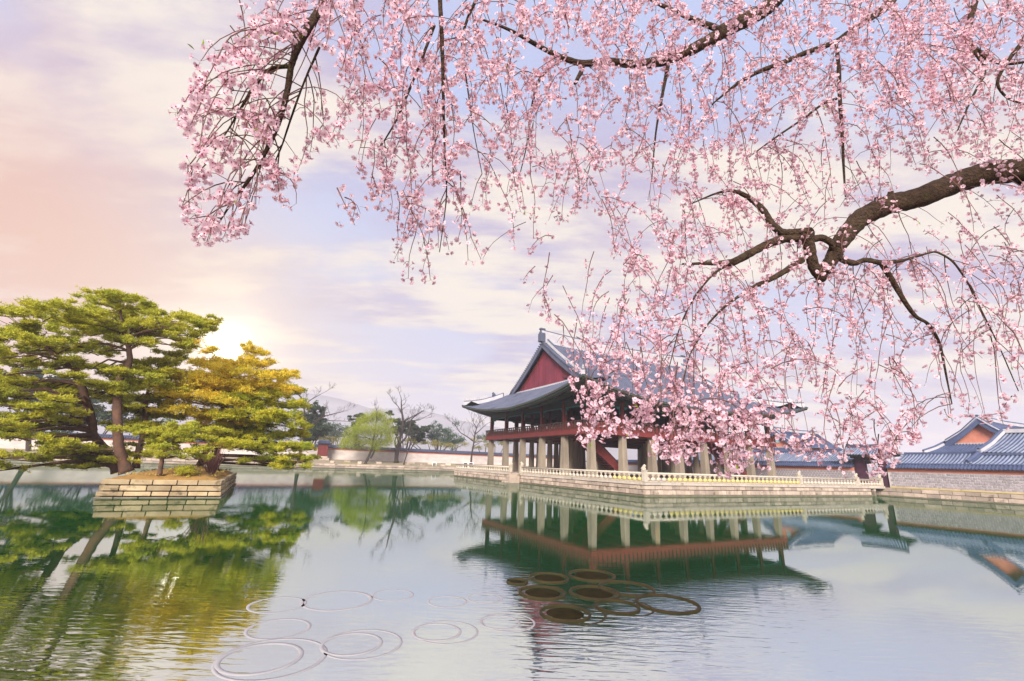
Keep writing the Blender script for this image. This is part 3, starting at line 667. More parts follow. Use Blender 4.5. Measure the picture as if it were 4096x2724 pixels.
bench('arched_bench', 'white arched bench frame on the far bank left of the terrace', 8.6, 83, 1.2, 1.1, 1.1)
p = onZ(1873, 1853, TZ+.75); pa = onB(1873, 1855, 38.2)
def barrier():
    a, b = pa[0], 38.2; t = T('white_barrier', 'small white folding barrier standing at the far end of the terrace', 'barrier', (a, b, TZ))
    for k in (-1, 1):
        x = a+k*.55; m = M(); 
        for s in (-.45, .45): m.tube([(x+s, b, TZ+.005), (x+s, b, TZ+1.25)], .07, 6)
        m.tube([(x-.45, b, TZ+1.22), (x+.45, b, TZ+1.22)], .08, 6); f = t.part('frame', m, WHITE)
        m = M(); m.box(x-.36, x+.36, b-.02, b+.02, TZ+.35, TZ+1.1); m.build('panel', DARKW, f, t.org)
barrier()

def right_side():
    A = PA1
    t = T('right_embankment', 'stone embankment of two block courses below the grey brick wall on the right', 'embankment', (A, -15, 0))
    m = M(); m.box(A-.15, A+.3, -40, 60, -1, .1); t.part('footing', m, DAMP)
    course(t, 'stone_block', 'b', A-.05, -34, 20, .1, .62, .9, 1.6, .5, GRAN, seedj=.03)
    course(t, 'stone_block', 'b', A-.0, -34, 20, .62, 1.14, 1.0, 1.8, .5, GRAN, proud=.1, seedj=.03)
    m = M(); m.box(A+.15, A+.42, -34, -11, 1.142, 1.25); t.part('yellow_edging', m, YELL)
    # brick wall
    for (b0, b1, lab, brick) in ((-38.0, -10.2, 'grey brick palace wall with pink band and blue tile coping right of the gate', True), (-5.9, 60, 'grey palace wall with pink band and blue coping behind the pavilion columns', False)):
        x = 44.6; t = T('brick_wall', lab, 'wall', (x, (b0+b1)/2, 1.2))
        m = M(); m.box(x, x+.8, b0, b1, 1.0, 3.3); t.part('wall_core', m, MORTW)
        m = M(); m.box(x-.06, x+.86, b0, b1, .95, 1.38); t.part('footing', m, GRAN)
        m = M(); m.box(x-.03, x+.83, b0, b1, 3.303, 3.80); t.part('pink_band', m, PINK)
        m = M(); m.hexa([(x-.55, b0, 3.803), (x+1.35, b0, 3.803), (x+1.35, b1, 3.803), (x-.55, b1, 3.803), (x+.3, b0, 4.3), (x+.5, b0, 4.3), (x+.5, b1, 4.3), (x+.3, b1, 4.3)]); c = t.part('tile_coping', m, TILEB)
        m = M(); n = int((b1-b0)/.36)
        for i in range(n):
            y = b0+.18+i*(b1-b0)/n; m.tube([(x-.6, y, 3.85), (x+.35, y, 4.36)], .1, 5)
        m.tube([(x+.4, b0, 4.40), (x+.4, b1, 4.40)], .14, 6); m.build('tile_rows', TILEB, c, t.org, kind='stuff')
        # bricks: the nearest ones single, the rest one mass
        bm = M(); bm.chbox(-.05, .02, -.2, .2, 0, .27, .012); BR = bm.mesh('brick', BRICKG); mass = M(); cnt = 0; rows = 6; rh = .315
        y = b0; spots = []
        for r in range(rows):
            y = b0+(r % 2)*.23
            while y < min(b1, 20)-.46: spots.append((y+.23, 1.40+r*rh)); y += .46
        spots.sort(key=lambda s: s[0])
        st = [s for s in spots if s[0] > -25.2]+[s for s in spots if s[0] <= -25.2]
        for y, z in st:
            w_ = random.uniform(.8, 1.05)
            if brick and cnt < 290: t.put('brick', BR, (x-random.uniform(0, .02), y, z+random.uniform(-.01, .01)), (random.uniform(-.03, .03), 0, 0), (1, w_, random.uniform(.85, 1))); cnt += 1
            else: mass.chbox(x-.05, x+.02, y-.2*w_, y+.2*w_, z, z+.27, .012)
        t.part('bricks', mass, BRICKG, kind='stuff')
right_side()

def roof_slope(t, name, e0, e1, r0, r1, step, rows='part', n=4, sag=.18, rad=.10, mt=TILEB, mr=TILEW):
    """a tiled slope between eave line e0-e1 and ridge line r0-r1 with convex tile rows"""
    e0, e1, r0, r1 = map(np.array, (e0, e1, r0, r1)); e0 = e0*1.; 
    def S(u, v):
        p = (e0*(1-u)+e1*u)*(1-v)+(r0*(1-u)+r1*u)*v; return p+np.array([0, 0, -sag*4*v*(1-v)*.6+.25*(abs(2*u-1)**4)*(1-v)*.6])
    b = M(); b.grid(lambda u, v: S(u, v), 16, 6)
    bb = M(); bb.grid(lambda u, v: S(u, v)-np.array([0, 0, .22]), 16, 6)
    o = t.part(name, b, mt); bb.build('soffit', EAVE, o, t.org)
    k = max(2, int(np.linalg.norm(e1-e0)/step)); mass = M()
    for i in range(k+1):
        u = i/k; m = M() if rows == 'part' else mass
        m.tube([S(u, -.03)+[0, 0, .03]]+[S(u, v)+[0, 0, .04] for v in np.linspace(.1, 1, n)], rad, 6)
        if rows == 'part': m.build('tile_row', mr, o, t.org, True)
    if rows != 'part': mass.build('tile_rows', mr, o, t.org, True, kind='stuff')
    return o
def ridge(t, pts, w_=.25, h_=.5, mt=PLAST, name='ridge'):
    m = M(); P = [np.array(p) for p in pts]; d = P[-1]-P[0]; nr = np.array([-d[1], d[0], 0]); nr /= np.linalg.norm(nr); vs = []
    for p in P: vs += [p-nr*w_, p-nr*w_*.85+[0, 0, h_], p+nr*w_*.85+[0, 0, h_], p+nr*w_]
    k = len(P); m.add(vs, [(i*4+a, i*4+4+a, i*4+5+a, i*4+1+a) for i in range(k-1) for a in range(3)]+[(0, 1, 2, 3), (k*4-1, k*4-2, k*4-3, k*4-4)])
    o = t.part(name, m, mt); c = M(); c.tube([p+[0, 0, h_+.05] for p in P], w_*.7, 6); c.build('ridge_tile', TILEB, o, t.org); return o

def palaces():
    # long corridor building behind the wall, right of the gate
    t = T('corridor_building', 'low corridor building with blue tile roof between the gate and the big right roof', 'building', (49, -15, 1.2))
    m = M(); m.box(47.4, 51.2, -18.3, -10.6, 1.1, 4.4); t.part('wall', m, PINK)
    roof_slope(t, 'roof', (46.6, -18.6, 4.5), (46.6, -10.4, 4.45), (50, -18.6, 5.95), (50, -10.4, 5.85), .40)
    roof_slope(t, 'rear_roof', (53.4, -10.4, 4.5), (53.4, -18.6, 4.5), (50, -10.4, 5.85), (50, -18.6, 5.95), .8, 'mass')
    ridge(t, [(50, -18.6, 5.9), (50, -14, 5.8), (50, -10.4, 5.8)], .2, .22, TILEB)
    # corridor building left of the gate
    t = T('corridor_building', 'long corridor building with blue tile roof behind the wall left of the gate', 'building', (49, 8, 1.2))
    m = M(); m.box(47.4, 51.2, -4.4, 34, 1.1, 4.5); t.part('wall', m, PINK)
    roof_slope(t, 'roof', (46.6, -4.6, 4.6), (46.6, 34, 4.65), (50, -4.6, 6.2), (50, 34, 6.3), .40)
    roof_slope(t, 'rear_roof', (53.4, 34, 4.6), (53.4, -4.6, 4.6), (50, 34, 6.3), (50, -4.6, 6.2), .8, 'mass')
    ridge(t, [(50, -4.6, 6.2), (50, 12, 6.1), (50, 34, 6.25)], .2, .25, TILEB)
    # big roof at the right edge
    t = T('palace_hall', 'large palace hall roof at the right edge with two tiers of pale tile rows', 'building', (52, -29, 1.2))
    m = M(); m.box(47.6, 58, -44, -19.6, 1.1, 4.5); t.part('wall', m, PINK)
    roof_slope(t, 'lower_roof', (46.6, -46, 4.35), (46.6, -18.4, 4.4), (49.2, -46, 5.75), (49.2, -18.9, 5.75), .40)
    m = M(); m.box(48.9, 49.3, -46, -19.0, 5.74, 6.0); t.part('tier_band', m, TILEB)
    roof_slope(t, 'upper_roof', (49.1, -46, 5.95), (49.1, -19.0, 6.0), (53.2, -46, 8.7), (53.2, -20.6, 8.75), .42, sag=.35)
    roof_slope(t, 'rear_roof', (58, -19.0, 5.9), (58, -46, 5.9), (53.2, -20.6, 8.75), (53.2, -46, 8.7), .9, 'mass')
    m = M(); m.add([(49.4, -19.15, 5.5), (57.8, -19.15, 5.5), (53.2, -20.5, 8.6)], [(0, 1, 2)]); t.part('gable', m, PINK)
    ridge(t, [(53.2, -46, 8.7), (53.2, -33, 8.5), (53.2, -20.4, 8.8)], .3, .5)
    ridge(t, [(49.0, -18.95, 6.05), (51, -19.7, 7.15), (53.2, -20.55, 8.85)], .28, .4, PLAST, 'hip_ridge')
    ridge(t, [(46.6, -18.3, 4.55), (47.9, -18.6, 5.1), (49.1, -18.9, 5.8)], .3, .3, TILEB, 'hip_ridge')
    # gabled hall behind, right
    def gabled(label, a0, a1, b, z, hw, drop, skirt, emblem=False, n='gabled_hall'):
        t = T(n, label, 'building', (a0+4, b, 1.2))
        m = M(); m.box(a0+.8, a1, b-hw+1, b+hw-1, 1.1, z-drop); t.part('wall', m, PINK)
        for s in (-1, 1):
            roof_slope(t, 'roof_slope', (a0-.6, b+s*hw, z-drop), (a1, b+s*hw, z-drop), (a0-.6, b, z), (a1, b, z), .5, 'mass', sag=.5, mt=TILEB, mr=TILEB)
            ridge(t, [(a0-.35, b+s*hw*.98, z-drop+.1), (a0-.35, b+s*hw*.5, z-drop*.58), (a0-.35, b, z)], .25, .35, PLAST, 'verge_ridge')
            m = M(); P = [(b+s*hw*q, z-drop*(1-(1-q)**.9 if False else q)-.22*math.sin(math.pi*q)) for q in np.linspace(0, 1, 8)]; vs = []
            for y, zz in P: vs += [(a0-.62, y, zz+.05), (a0-.62, y, zz-.75)]
            m.add(vs, [(i*2, i*2+1, i*2+3, i*2+2) for i in range(7)]); vs2 = [(x+.12, y, zz) for x, y, zz in vs]; m.add(vs2, [(i*2, i*2+2, i*2+3, i*2+1) for i in range(7)]); t.part('bargeboard', m, TILEB)
        m = M(); P = [(b+hw*.93*q, z-drop*abs(q)-.5) for q in np.linspace(-1, 1, 13)]; vs = [(a0+.2, y, max(zz, z-drop-.1)) for y, zz in P]+[(a0+.2, y, z-drop-.15) for y, zz in P]
        m.add(vs, [(i, i+1, 14+i, 13+i) for i in range(12)]); g_ = t.part('gable', m, PINK)
        m = M(); emblem and m.tube([(a0+.08, b, z-drop*.62), (a0+.2, b, z-drop*.62)], .45, 14); emblem and m.build('gable_emblem', mat('pale_blue_emblem', (.30, .55, .60)), g_, t.org)
        m = M(); m.box(a0-.1, a0+.2, b-hw*.95, b+hw*.95, z-drop-.25, z-drop+.06); t.part('gable_base', m, PLAST)
        ridge(t, [(a0-.5, b, z), ((a0+a1)/2, b, z-.15), (a1, b, z)], .28, .45)
        # skirt roof below the gable
        roof_slope(t, 'skirt_roof', (a0-skirt, b-hw-2, z-drop-skirt*.55), (a0-skirt, b+hw+2, z-drop-skirt*.55), (a0+.1, b-hw, z-drop-.05), (a0+.1, b+hw, z-drop-.05), .5, 'mass', mt=TILEB, mr=TILEB)
        for s in (-1, 1): ridge(t, [(a0-skirt, b+s*(hw+2), z-drop-skirt*.55+.1), (a0-skirt/2, b+s*(hw+1), z-drop-skirt*.3), (a0, b+s*hw, z-drop)], .25, .35, PLAST, 'hip_ridge')
        m = M(); m.add([(a1, b+hw, z-drop), (a1, b-hw, z-drop), (a1, b, z)], [(0, 1, 2)]); t.part('rear_gable', m, PINK)
    gabled('gabled hall with pink gable rising behind the right corridor roof', 60, 80, -16.4, 11.4, 4.3, 3.5, 3.0)
    gabled('gabled hall with round blue emblem on its gable, behind the pavilion end', 60, 75, 15, 11.3, 4.6, 3.5, 3.0, True)
    gabled('distant low hall roof seen beyond the purple gate', 84, 100, -19.5, 9.8, 4.0, 3.2, 2.5)
    # gate
    t = T('palace_gate', 'dark purple wooden gate with small tiled roof at the end of the bridge', 'gate', (45.2, -8, 1.2))
    for y0, y1 in ((-7.4, -6.1), (-9.95, -9.1)):
        m = M(); m.chbox(44.7, 45.4, y0, y1, 1.05, 5.15, .04); t.part('door_leaf', m, PURP)
    m = M(); m.box(44.55, 45.6, -10.3, -5.7, 5.152, 5.6); t.part('lintel', m, EAVE)
    m = M(); m.box(44.8, 45.35, -9.1, -7.4, 4.85, 5.15); t.part('cross_beam', m, PURP)
    m = M(); m.box(44.7, 45.4, -9.98, -6.05, 1.06, 1.2); t.part('threshold', m, GRAN)
    roof_slope(t, 'roof', (43.2, -11.4, 5.6), (43.2, -4.6, 5.6), (45.1, -10.6, 6.7), (45.1, -5.4, 6.7), .4)
    roof_slope(t, 'rear_roof', (47, -4.6, 5.6), (47, -11.4, 5.6), (45.1, -5.4, 6.7), (45.1, -10.6, 6.7), .8, 'mass')
    ridge(t, [(45.1, -10.8, 6.75), (45.1, -8, 6.6), (45.1, -5.2, 6.75)], .22, .35, TILED)
palaces()

# ------------------------------------------------------------------ foliage helpers
def numesh(name, V, Fq, mats, midx=None, smooth=False):
    me = bpy.data.meshes.new(name); V = np.asarray(V, np.float32); n, k = Fq.shape
    me.vertices.add(len(V)); me.vertices.foreach_set('co', V.ravel()); me.loops.add(n*k); me.loops.foreach_set('vertex_index', Fq.astype(np.int32).ravel())
    me.polygons.add(n); me.polygons.foreach_set('loop_start', np.arange(0, n*k, k, dtype=np.int32))
    for m in (mats if isinstance(mats, (list, tuple)) else [mats]): me.materials.append(m)
    if midx is not None: me.polygons.foreach_set('material_index', midx.astype(np.int32))
    me.update(calc_edges=True); return me
def needle_tufts(C, size, nn=9, up=.6, thin=.07):
    """fans of thin needles around centres C"""
    n = len(C); d = rng.normal(size=(n, nn, 3)); d[..., 2] = np.abs(d[..., 2])*up*1.6-.12; d /= np.linalg.norm(d, axis=2)[..., None]
    L_ = (size*rng.uniform(.6, 1.2, (n, nn)))[..., None]; s = np.cross(d, rng.normal(size=(n, nn, 3))); s /= np.linalg.norm(s, axis=2)[..., None]
    c = C[:, None, :]+rng.normal(scale=size*.12, size=(n, nn, 3)); wv = s*(size*thin*1.6)
    V = np.stack([c-wv*.5, c+d*L_*.55-wv, c+d*L_, c+d*L_*.55+wv], 2).reshape(-1, 3)
    return V, np.arange(len(V)).reshape(-1, 4)
def leaf_cards(C, size, asp=.5, droop=0.):
    n = len(C); d = rng.normal(size=(n, 3)); d[:, 2] -= droop; d /= np.linalg.norm(d, axis=1)[:, None]; s = np.cross(d, rng.normal(size=(n, 3))); s /= np.linalg.norm(s, axis=1)[:, None]
    L_ = (size*rng.uniform(.6, 1.3, n))[:, None]; V = np.stack([C-d*L_*.5, C+s*L_*asp*.5, C+d*L_*.5, C-s*L_*asp*.5], 1).reshape(-1, 3)
    return V, np.arange(len(V)).reshape(-1, 4)
def addmesh(t, name, V, Fq, mats, **k):
    me = numesh(name, V-np.array(t.org), Fq, mats); return inst(name, me, t.o, **k)

# ------------------------------------------------------------------ island and pines
IA0, IA1, IB0, IB1 = -41.7, -35.9, -11.0, 4.5
def island():
    t = T('stone_island', 'small square island of stacked granite blocks with an ochre earth mound under the pines', 'island', ((IA0+IA1)/2, (IB0+IB1)/2, 0))
    c = M(); c.box(IA0+.25, IA1-.25, IB0+.25, IB1-.25, -1, .9); t.part('core', c, MORT)
    rows = [(-.12, .20, 0.0), (.20, .50, .10), (.50, .80, .20)]
    for k, (z0, z1, ins) in enumerate([(-.35, .085, -.06), (.085, .36, 0.), (.36, .68, .05), (.68, 1.0, .09)]):
        course(t, 'stone_block', 'a', IB0+ins, IA0+ins, IA1-ins, z0, z1, .75, 1.35, .45, DAMP if k == 0 else ISLE, seedj=.025)
        course(t, 'stone_block', 'b', IA1-ins, IB0+ins+.46, IB1, z0, z1, .9, 1.5, .45, DAMP if k == 0 else ISLE, sgn=1, seedj=.025)
        course(t, 'stone_block', 'b', IA0+ins, IB0+ins+.46, IB1, z0, z1, 1.8, 2.6, .45, ISLE, seedj=.025)
    def hgt(u, v):
        a = IA0+.3+(IA1-IA0-.6)*u; b = IB0+.3+(IB1-IB0-.6)*v; e = min(u, 1-u, v*2.5, (1-v)*2.5)*2
        return (a, b, .94+.62*min(1, e)**.7+random.uniform(-.05, .05))
    m = M(); m.grid(hgt, 26, 50); t.part('earth_mound', m, EARTH, True)
    n = 900; C = np.stack([rng.uniform(IA0+.4, IA1-.4, n), rng.uniform(IB0+.4, IB1-.4, n), np.full(n, 1.25)], 1); V, Fq = leaf_cards(C, .16, .3, -1.5)
    addmesh(t, 'dry_grass', V, Fq, mat('dry_grass', (.45, .30, .08), (.28, .26, .07), ns=2), kind='stuff')
island()
def z2(x, y): return (x/1.7423, 1150+y/1.7423)
def pine(name, label, trunk, trad, bt, pads, brange, material, seed, dens=1.0, group='pines on the stone island', tuft=.20, bark=PBARK, extra=1):
    random.seed(seed)
    pads = [q for x, y, rx, ry in pads for q in [(x, y, rx, ry)]+[(x+random.uniform(-.8, .8)*rx, y+random.uniform(-1.3, .9)*ry, rx*random.uniform(.45, .7), ry*random.uniform(.7, 1.0)) for _ in range(extra)]]
    tp_ = [onB(*z2(x, y), b) for (x, y), b in zip(trunk, bt)]
    base = (tp_[0][0], tp_[0][1], max(.9, tp_[0][2]))
    t = T(name, label, 'tree', base, group)
    # smooth the trunk
    P = np.array(tp_); k = len(P); tt = np.linspace(0, k-1, k*5); Q = np.stack([np.interp(tt, range(k), P[:, j]) for j in range(3)], 1)
    for _ in range(3): Q[1:-1] = .5*Q[1:-1]+.25*(Q[:-2]+Q[2:])
    rad = .78*np.interp(tt, np.linspace(0, k-1, len(trad)), trad); rad[0] *= 1.35; rad[1] *= 1.15
    m = M(); Q0 = Q.copy(); m.tube(Q, rad, 9, jit=.12); tr = t.part('trunk', m, bark, True)
    Cs = []; bm = M()
    for (x, y, rx, ry) in pads:
        q = z2(x, y); b = random.uniform(*brange); p = onB(*q, b); sc_ = np.linalg.norm(W(*p)-CAM)/F
        wx, wz = rx/1.7423*sc_*1.02, max(.24, ry/1.7423*sc_*1.1)
        # branch from the nearest lower trunk point
        cand = [i for i in range(len(Q)) if Q[i][2] < p[2]+.4] or [0]; i = min(cand, key=lambda i: np.linalg.norm(Q[i]-p)+.6*max(0, Q[i][2]-p[2])-.35*i/len(Q)*2)
        s0 = Q[i]; mid = s0*.5+np.array(p)*.5+np.array([random.uniform(-.3, .3), random.uniform(-.3, .3), random.uniform(.0, .5)]); r0 = min(rad[i]*.5, .05+.022*np.linalg.norm(p-s0))
        bp = [s0, s0*.72+mid*.28+np.array([0, 0, .1]), mid, mid*.4+np.array(p)*.6+np.array([0, 0, random.uniform(-.15, .05)]), np.array(p)-[0, 0, wz*.3]]
        bm.tube(bp, [r0, r0*.85, r0*.65, r0*.45, r0*.25], 5)
        for _ in range(4):
            an = random.uniform(0, 6.28); e = np.array(p)+np.array([math.cos(an)*wx*.75, math.sin(an)*wx*.75, 0.]); bm.tube([np.array(p)-[0, 0, wz*.35], (np.array(p)+e)/2-[0, 0, wz*.15], e], [r0*.3, r0*.2, .012], 4)
        n = int(140*dens*max(.35, wx*wx*1.1)); n = min(n, 430)
        # lumps inside the pad so that it breaks into sprays
        nl = max(4, int(wx*7)); lc = np.stack([rng.uniform(-1, 1, nl), rng.uniform(-1, 1, nl), rng.uniform(-.25, .7, nl)], 1); lc = lc[(lc[:, 0]**2+lc[:, 1]**2) < 1.1]
        pick = lc[rng.integers(0, len(lc), n)]; off = rng.normal(scale=(.13, .13, .2), size=(n, 3))
        Cs.append(np.array(p)+(pick+off)*np.array([wx, max(wx*.8, .5), wz]))
    t.part('branches', bm, bark, kind='stuff')
    C = np.concatenate(Cs); V, Fq = needle_tufts(C, tuft, 9); addmesh(t, 'needles', V, Fq, material)
    return t
padA = [(60,170,90,30),(180,190,90,30),(290,160,70,35),(420,180,120,30),(30,330,80,30),(150,350,110,30),(280,390,110,35),(60,500,100,30),(190,440,110,30),(110,540,80,25),(350,540,110,25),(480,510,90,25),(400,420,110,35),(80,660,70,25),(250,690,140,30),(420,700,140,25),(150,760,140,30),(60,830,90,25),(300,830,150,25),(480,880,120,25),(150,910,120,25),(360,930,110,25),(60,990,90,25),(130,1030,150,30),(30,1180,60,25),(50,1250,70,25),(230,1200,100,22),(400,1150,120,22),(560,1110,120,25),(510,1245,95,18),(380,1085,60,15),(-80,300,120,40),(-90,480,120,35),(-70,720,110,35),(-90,950,120,35),(-60,180,80,30),(20,430,90,25),(330,300,90,25),(210,270,90,22),(520,620,90,22),(30,600,70,20),(440,790,90,22),(220,980,110,25)]
padB = [(640,90,90,25),(760,65,90,22),(870,90,120,25),(960,120,70,25),(600,200,130,35),(720,230,130,35),(850,180,140,35),(980,190,120,35),(900,260,150,40),(1050,260,130,35),(760,310,120,35),(640,320,110,30),(560,280,100,30),(690,440,90,35),(900,390,110,35),(1000,330,100,30),(1130,330,120,35),(1250,240,130,35),(1400,260,110,30),(1340,330,110,30),(1200,390,110,30),(1460,240,60,20),(540,400,100,30),(700,560,90,25),(820,600,120,25),(950,620,120,25),(750,690,140,25),(650,760,140,25),(850,720,100,25),(1000,680,130,30),(660,1140,120,25),(700,1200,120,18),(820,1210,80,15),(1090,200,70,22),(480,240,90,25)]
padC = [(1050,600,130,30),(1150,620,120,30),(1100,700,150,30),(950,780,120,25),(1080,800,140,30),(930,880,120,25),(1100,900,130,25),(950,960,130,25),(900,830,90,22),(1200,760,120,28),(1020,540,100,26),(1180,540,110,28),(1230,470,90,28),(1000,1100,90,18),(940,1160,90,16)]
padD = [(1380,430,90,30),(1500,470,110,30),(1620,500,110,30),(1760,445,70,25),(1840,460,50,18),(1800,530,110,30),(1450,560,150,35),(1620,590,150,35),(1780,620,140,35),(1920,610,100,25),(2010,600,60,15),(1350,640,130,35),(1500,690,160,35),(1680,710,160,35),(1850,720,140,35),(1970,720,100,30),(1300,760,140,35),(1450,800,160,35),(1620,820,160,35),(1800,830,150,35),(1960,820,120,30),(2050,830,70,20),(1300,870,130,30),(1450,900,150,30),(1650,930,160,30),(1820,940,150,30),(1980,930,120,30),(1550,1010,150,30),(1700,1030,160,30),(1880,1040,150,30),(2020,1030,100,25),(2090,980,50,18),(1750,1120,150,28),(1900,1130,150,28),(2050,1110,100,22),(2130,1110,45,15),(1950,1200,140,25),(2080,1190,90,20),(2040,1250,90,20),(1850,1210,110,20),(1560,650,120,30),(1720,770,130,30),(1400,720,120,30),(1560,870,130,30),(1750,890,130,30),(1900,880,120,28),(1640,1080,130,26),(1440,980,120,26)]
padE = [(940,1010,90,25),(1050,1000,100,28),(1160,1020,110,30),(1310,985,90,35),(1420,1010,110,25),(1130,1070,90,25),(1330,1050,120,25),(1240,1130,130,30),(1350,1150,80,25),(1170,1170,90,20),(1380,1190,60,20),(1450,1075,60,20),(1240,1050,90,24)]
pine('pine_tree', 'tall leaning pine with curved reddish trunk spreading far left over the water', [(820,1280),(740,1130),(650,1040),(640,900),(595,770),(560,640),(535,570),(470,535),(330,420),(200,330)], [.34,.30,.28,.26,.22,.15,.07], [-4,-4.5,-5,-5.5,-6,-6,-6,-6.3,-6.8,-7], padA, (-9.5,-2), NEED, 1)
pine('pine_tree', 'tallest pine of the island with straight brown trunk and flat open crown', [(880,1290),(830,1130),(818,980),(815,800),(830,640),(900,540),(905,460),(880,360),(850,250),(840,150)], [.42,.34,.31,.27,.2,.13,.06], [-7,-7,-7,-6.6,-6.3,-6,-6,-6,-6,-6], padB, (-8.5,-2), NEED, 2)
pine('pine_tree', 'slim pine standing just behind the tallest one with an upright crown', [(940,1260),(990,1060),(1012,900),(1015,780),(1050,660),(1080,580)], [.26,.22,.2,.17,.1,.05], [-4,-4,-4,-4,-3.8,-3.6], padC, (-6,-1), NEED, 3)
pine('pine_tree', 'broad pine with backlit glow painted yellow on the right half of the island', [(1490,1280),(1500,1150),(1530,1000),(1560,850),(1600,680),(1640,560)], [.38,.34,.3,.24,.16,.06], [0,0,0,0,0,0], [(x, y, rx*1.12, ry*1.25) for x, y, rx, ry in [(x, y+(75 if 1430 < x < 1740 and y < 565 else 0), rx, ry) for x, y, rx, ry in padD] if y < 790 or x < 1500], (-5,3), NEEDY, 4, 1.2, extra=1)
pine('pine_tree', 'second glow-painted pine with a drooping limb reaching low over the water at right', [(1370,1280),(1440,1130),(1560,980),(1680,880),(1760,760),(1790,620)], [.34,.3,.26,.2,.14,.06], [2,2,1.5,1,1,1], [(x, y, rx*1.12, ry*1.25) for x, y, rx, ry in padD if y > 700 and x > 1450], (-4,4), NEEDG, 5, 1.2, extra=1)
pine('pine_tree', 'dwarf pine with layered bright green pads at the front edge of the island', [(1110,1310),(1130,1200),(1120,1120),(1150,1060),(1230,1020)], [.17,.15,.13,.1,.05], [-10,-10,-10,-10,-10], padE, (-10.7,-8.6), NEED, 6, 1.3, tuft=.17)
def island_shrubs():
    p = onB(*z2(1285, 1300), -10); t = T('low_shrub', 'small low green shrub at the foot of the dwarf pine', 'shrub', (p[0], p[1], 1.05))
    C = np.array(p)+rng.normal(scale=(.28, .25, .12), size=(260, 3))+[0, 0, .2]; V, Fq = needle_tufts(C, .14, 8); addmesh(t, 'foliage', V, Fq, NEED)
    m = M(); m.tube([(p[0], p[1], 1.0), (p[0], p[1], p[2]+.2)], .03, 5); t.part('stem', m, PBARK)
    p = onB(*z2(1480, 1270), -6); t = T('bare_shrub', 'leafless twiggy brown shrub behind the trunks of the glow-painted pines on the island', 'shrub', (p[0], p[1], 1.2)); m = M()
    for _ in range(60):
        an = random.uniform(0, 6.28); r = random.uniform(.2, 1.0); h_ = random.uniform(1.0, 2.2); s = np.array([p[0]+math.cos(an)*r*.2, p[1]+math.sin(an)*r*.2, 1.1]); e = s+np.array([math.cos(an)*r, math.sin(an)*r, h_]); m.tube([s, (s+e)/2+[0, 0, .15], e], [.03, .02, .008], 4)
    t.part('stems', m, mat('red_brown_twigs', (.22, .10, .08)))
island_shrubs()

# ------------------------------------------------------------------ trees on the far bank
def grow(m, p, d, r, L_, depth, spread, up, tips, seg=4, mr=.012):
    p = np.array(p, float); pts = [p]; rad = [r]; d = np.array(d, float)
    for i in range(seg):
        d = d+np.array([random.gauss(0, .14), random.gauss(0, .14), random.gauss(0, .09)+up*.06]); d /= np.linalg.norm(d); p = p+d*L_/seg; pts.append(p); rad.append(max(mr, r*(1-.45*(i+1)/seg)))
    m.tube(pts, rad, 6 if r > .08 else 4, cap=False)
    if depth == 0: tips.append(p); return
    for k in range(random.choice((2, 3, 3)) if depth > 1 else 3):
        an = random.uniform(0, 6.28); ax = np.array([math.cos(an), math.sin(an), random.uniform(-.2, .5)]); nd = d+ax*spread*random.uniform(.6, 1.2)+np.array([0, 0, up*.3]); nd /= np.linalg.norm(nd)
        at_ = pts[-1] if k == 0 else pts[random.randint(2, len(pts)-1)]
        grow(m, at_, nd, rad[-1]*random.uniform(.6, .85), L_*random.uniform(.6, .85), depth-1, spread, up, tips, seg, mr)
def bare_tree(name, label, limbs, b, radii, seed, depth=4, L_=2.2, spread=.8, up=.5, group=None, bark=DBARK, twig=.02):
    random.seed(seed); base = onB(*limbs[0][0], b); base[2] = min(base[2], gz(b)+.3) if b > 80 else base[2]
    t = T(name, label, 'tree', (base[0], base[1], base[2]-.2), group); m = M(); tips = []; br = M()
    for li, (lm, r) in enumerate(zip(limbs, radii)):
        P = np.array([onB(*q, b+(li*.25)) for q in lm]); 
        if li == 0: P[0][2] = base[2]-.25
        k = len(P); tt = np.linspace(0, k-1, k*4); Q = np.stack([np.interp(tt, range(k), P[:, j]) for j in range(3)], 1); Q[:, 1] += np.linspace(0, random.uniform(-1.2, 1.2), len(Q))*(li > 0)
        for _ in range(2): Q[1:-1] = .5*Q[1:-1]+.25*(Q[:-2]+Q[2:])
        rr = np.linspace(r[0], r[1], len(Q)); rr[0] *= 1.3 if li == 0 else 1; m.tube(Q, rr, 8, jit=.08)
        for i in range(len(Q)//3, len(Q), 2):
            d = Q[min(i+1, len(Q)-1)]-Q[i-1]; d /= np.linalg.norm(d); an = random.uniform(0, 6.28); nd = d*.5+np.array([math.cos(an), math.sin(an)*.8, .3])*spread; nd /= np.linalg.norm(nd)
            grow(br, Q[i], nd, rr[i]*.45, L_*random.uniform(.6, 1), depth-2, spread, up, tips, mr=twig)
        d = Q[-1]-Q[-2]; d /= np.linalg.norm(d); grow(br, Q[-1], d, rr[-1]*.9, L_, depth-1, spread, up, tips, mr=twig)
    t.part('trunk', m, bark, True); t.part('branches', br, bark, kind='stuff'); return t, np.array(tips)
def z4(x, y): return (1100+x/2.6133, 1550+y/2.6133)
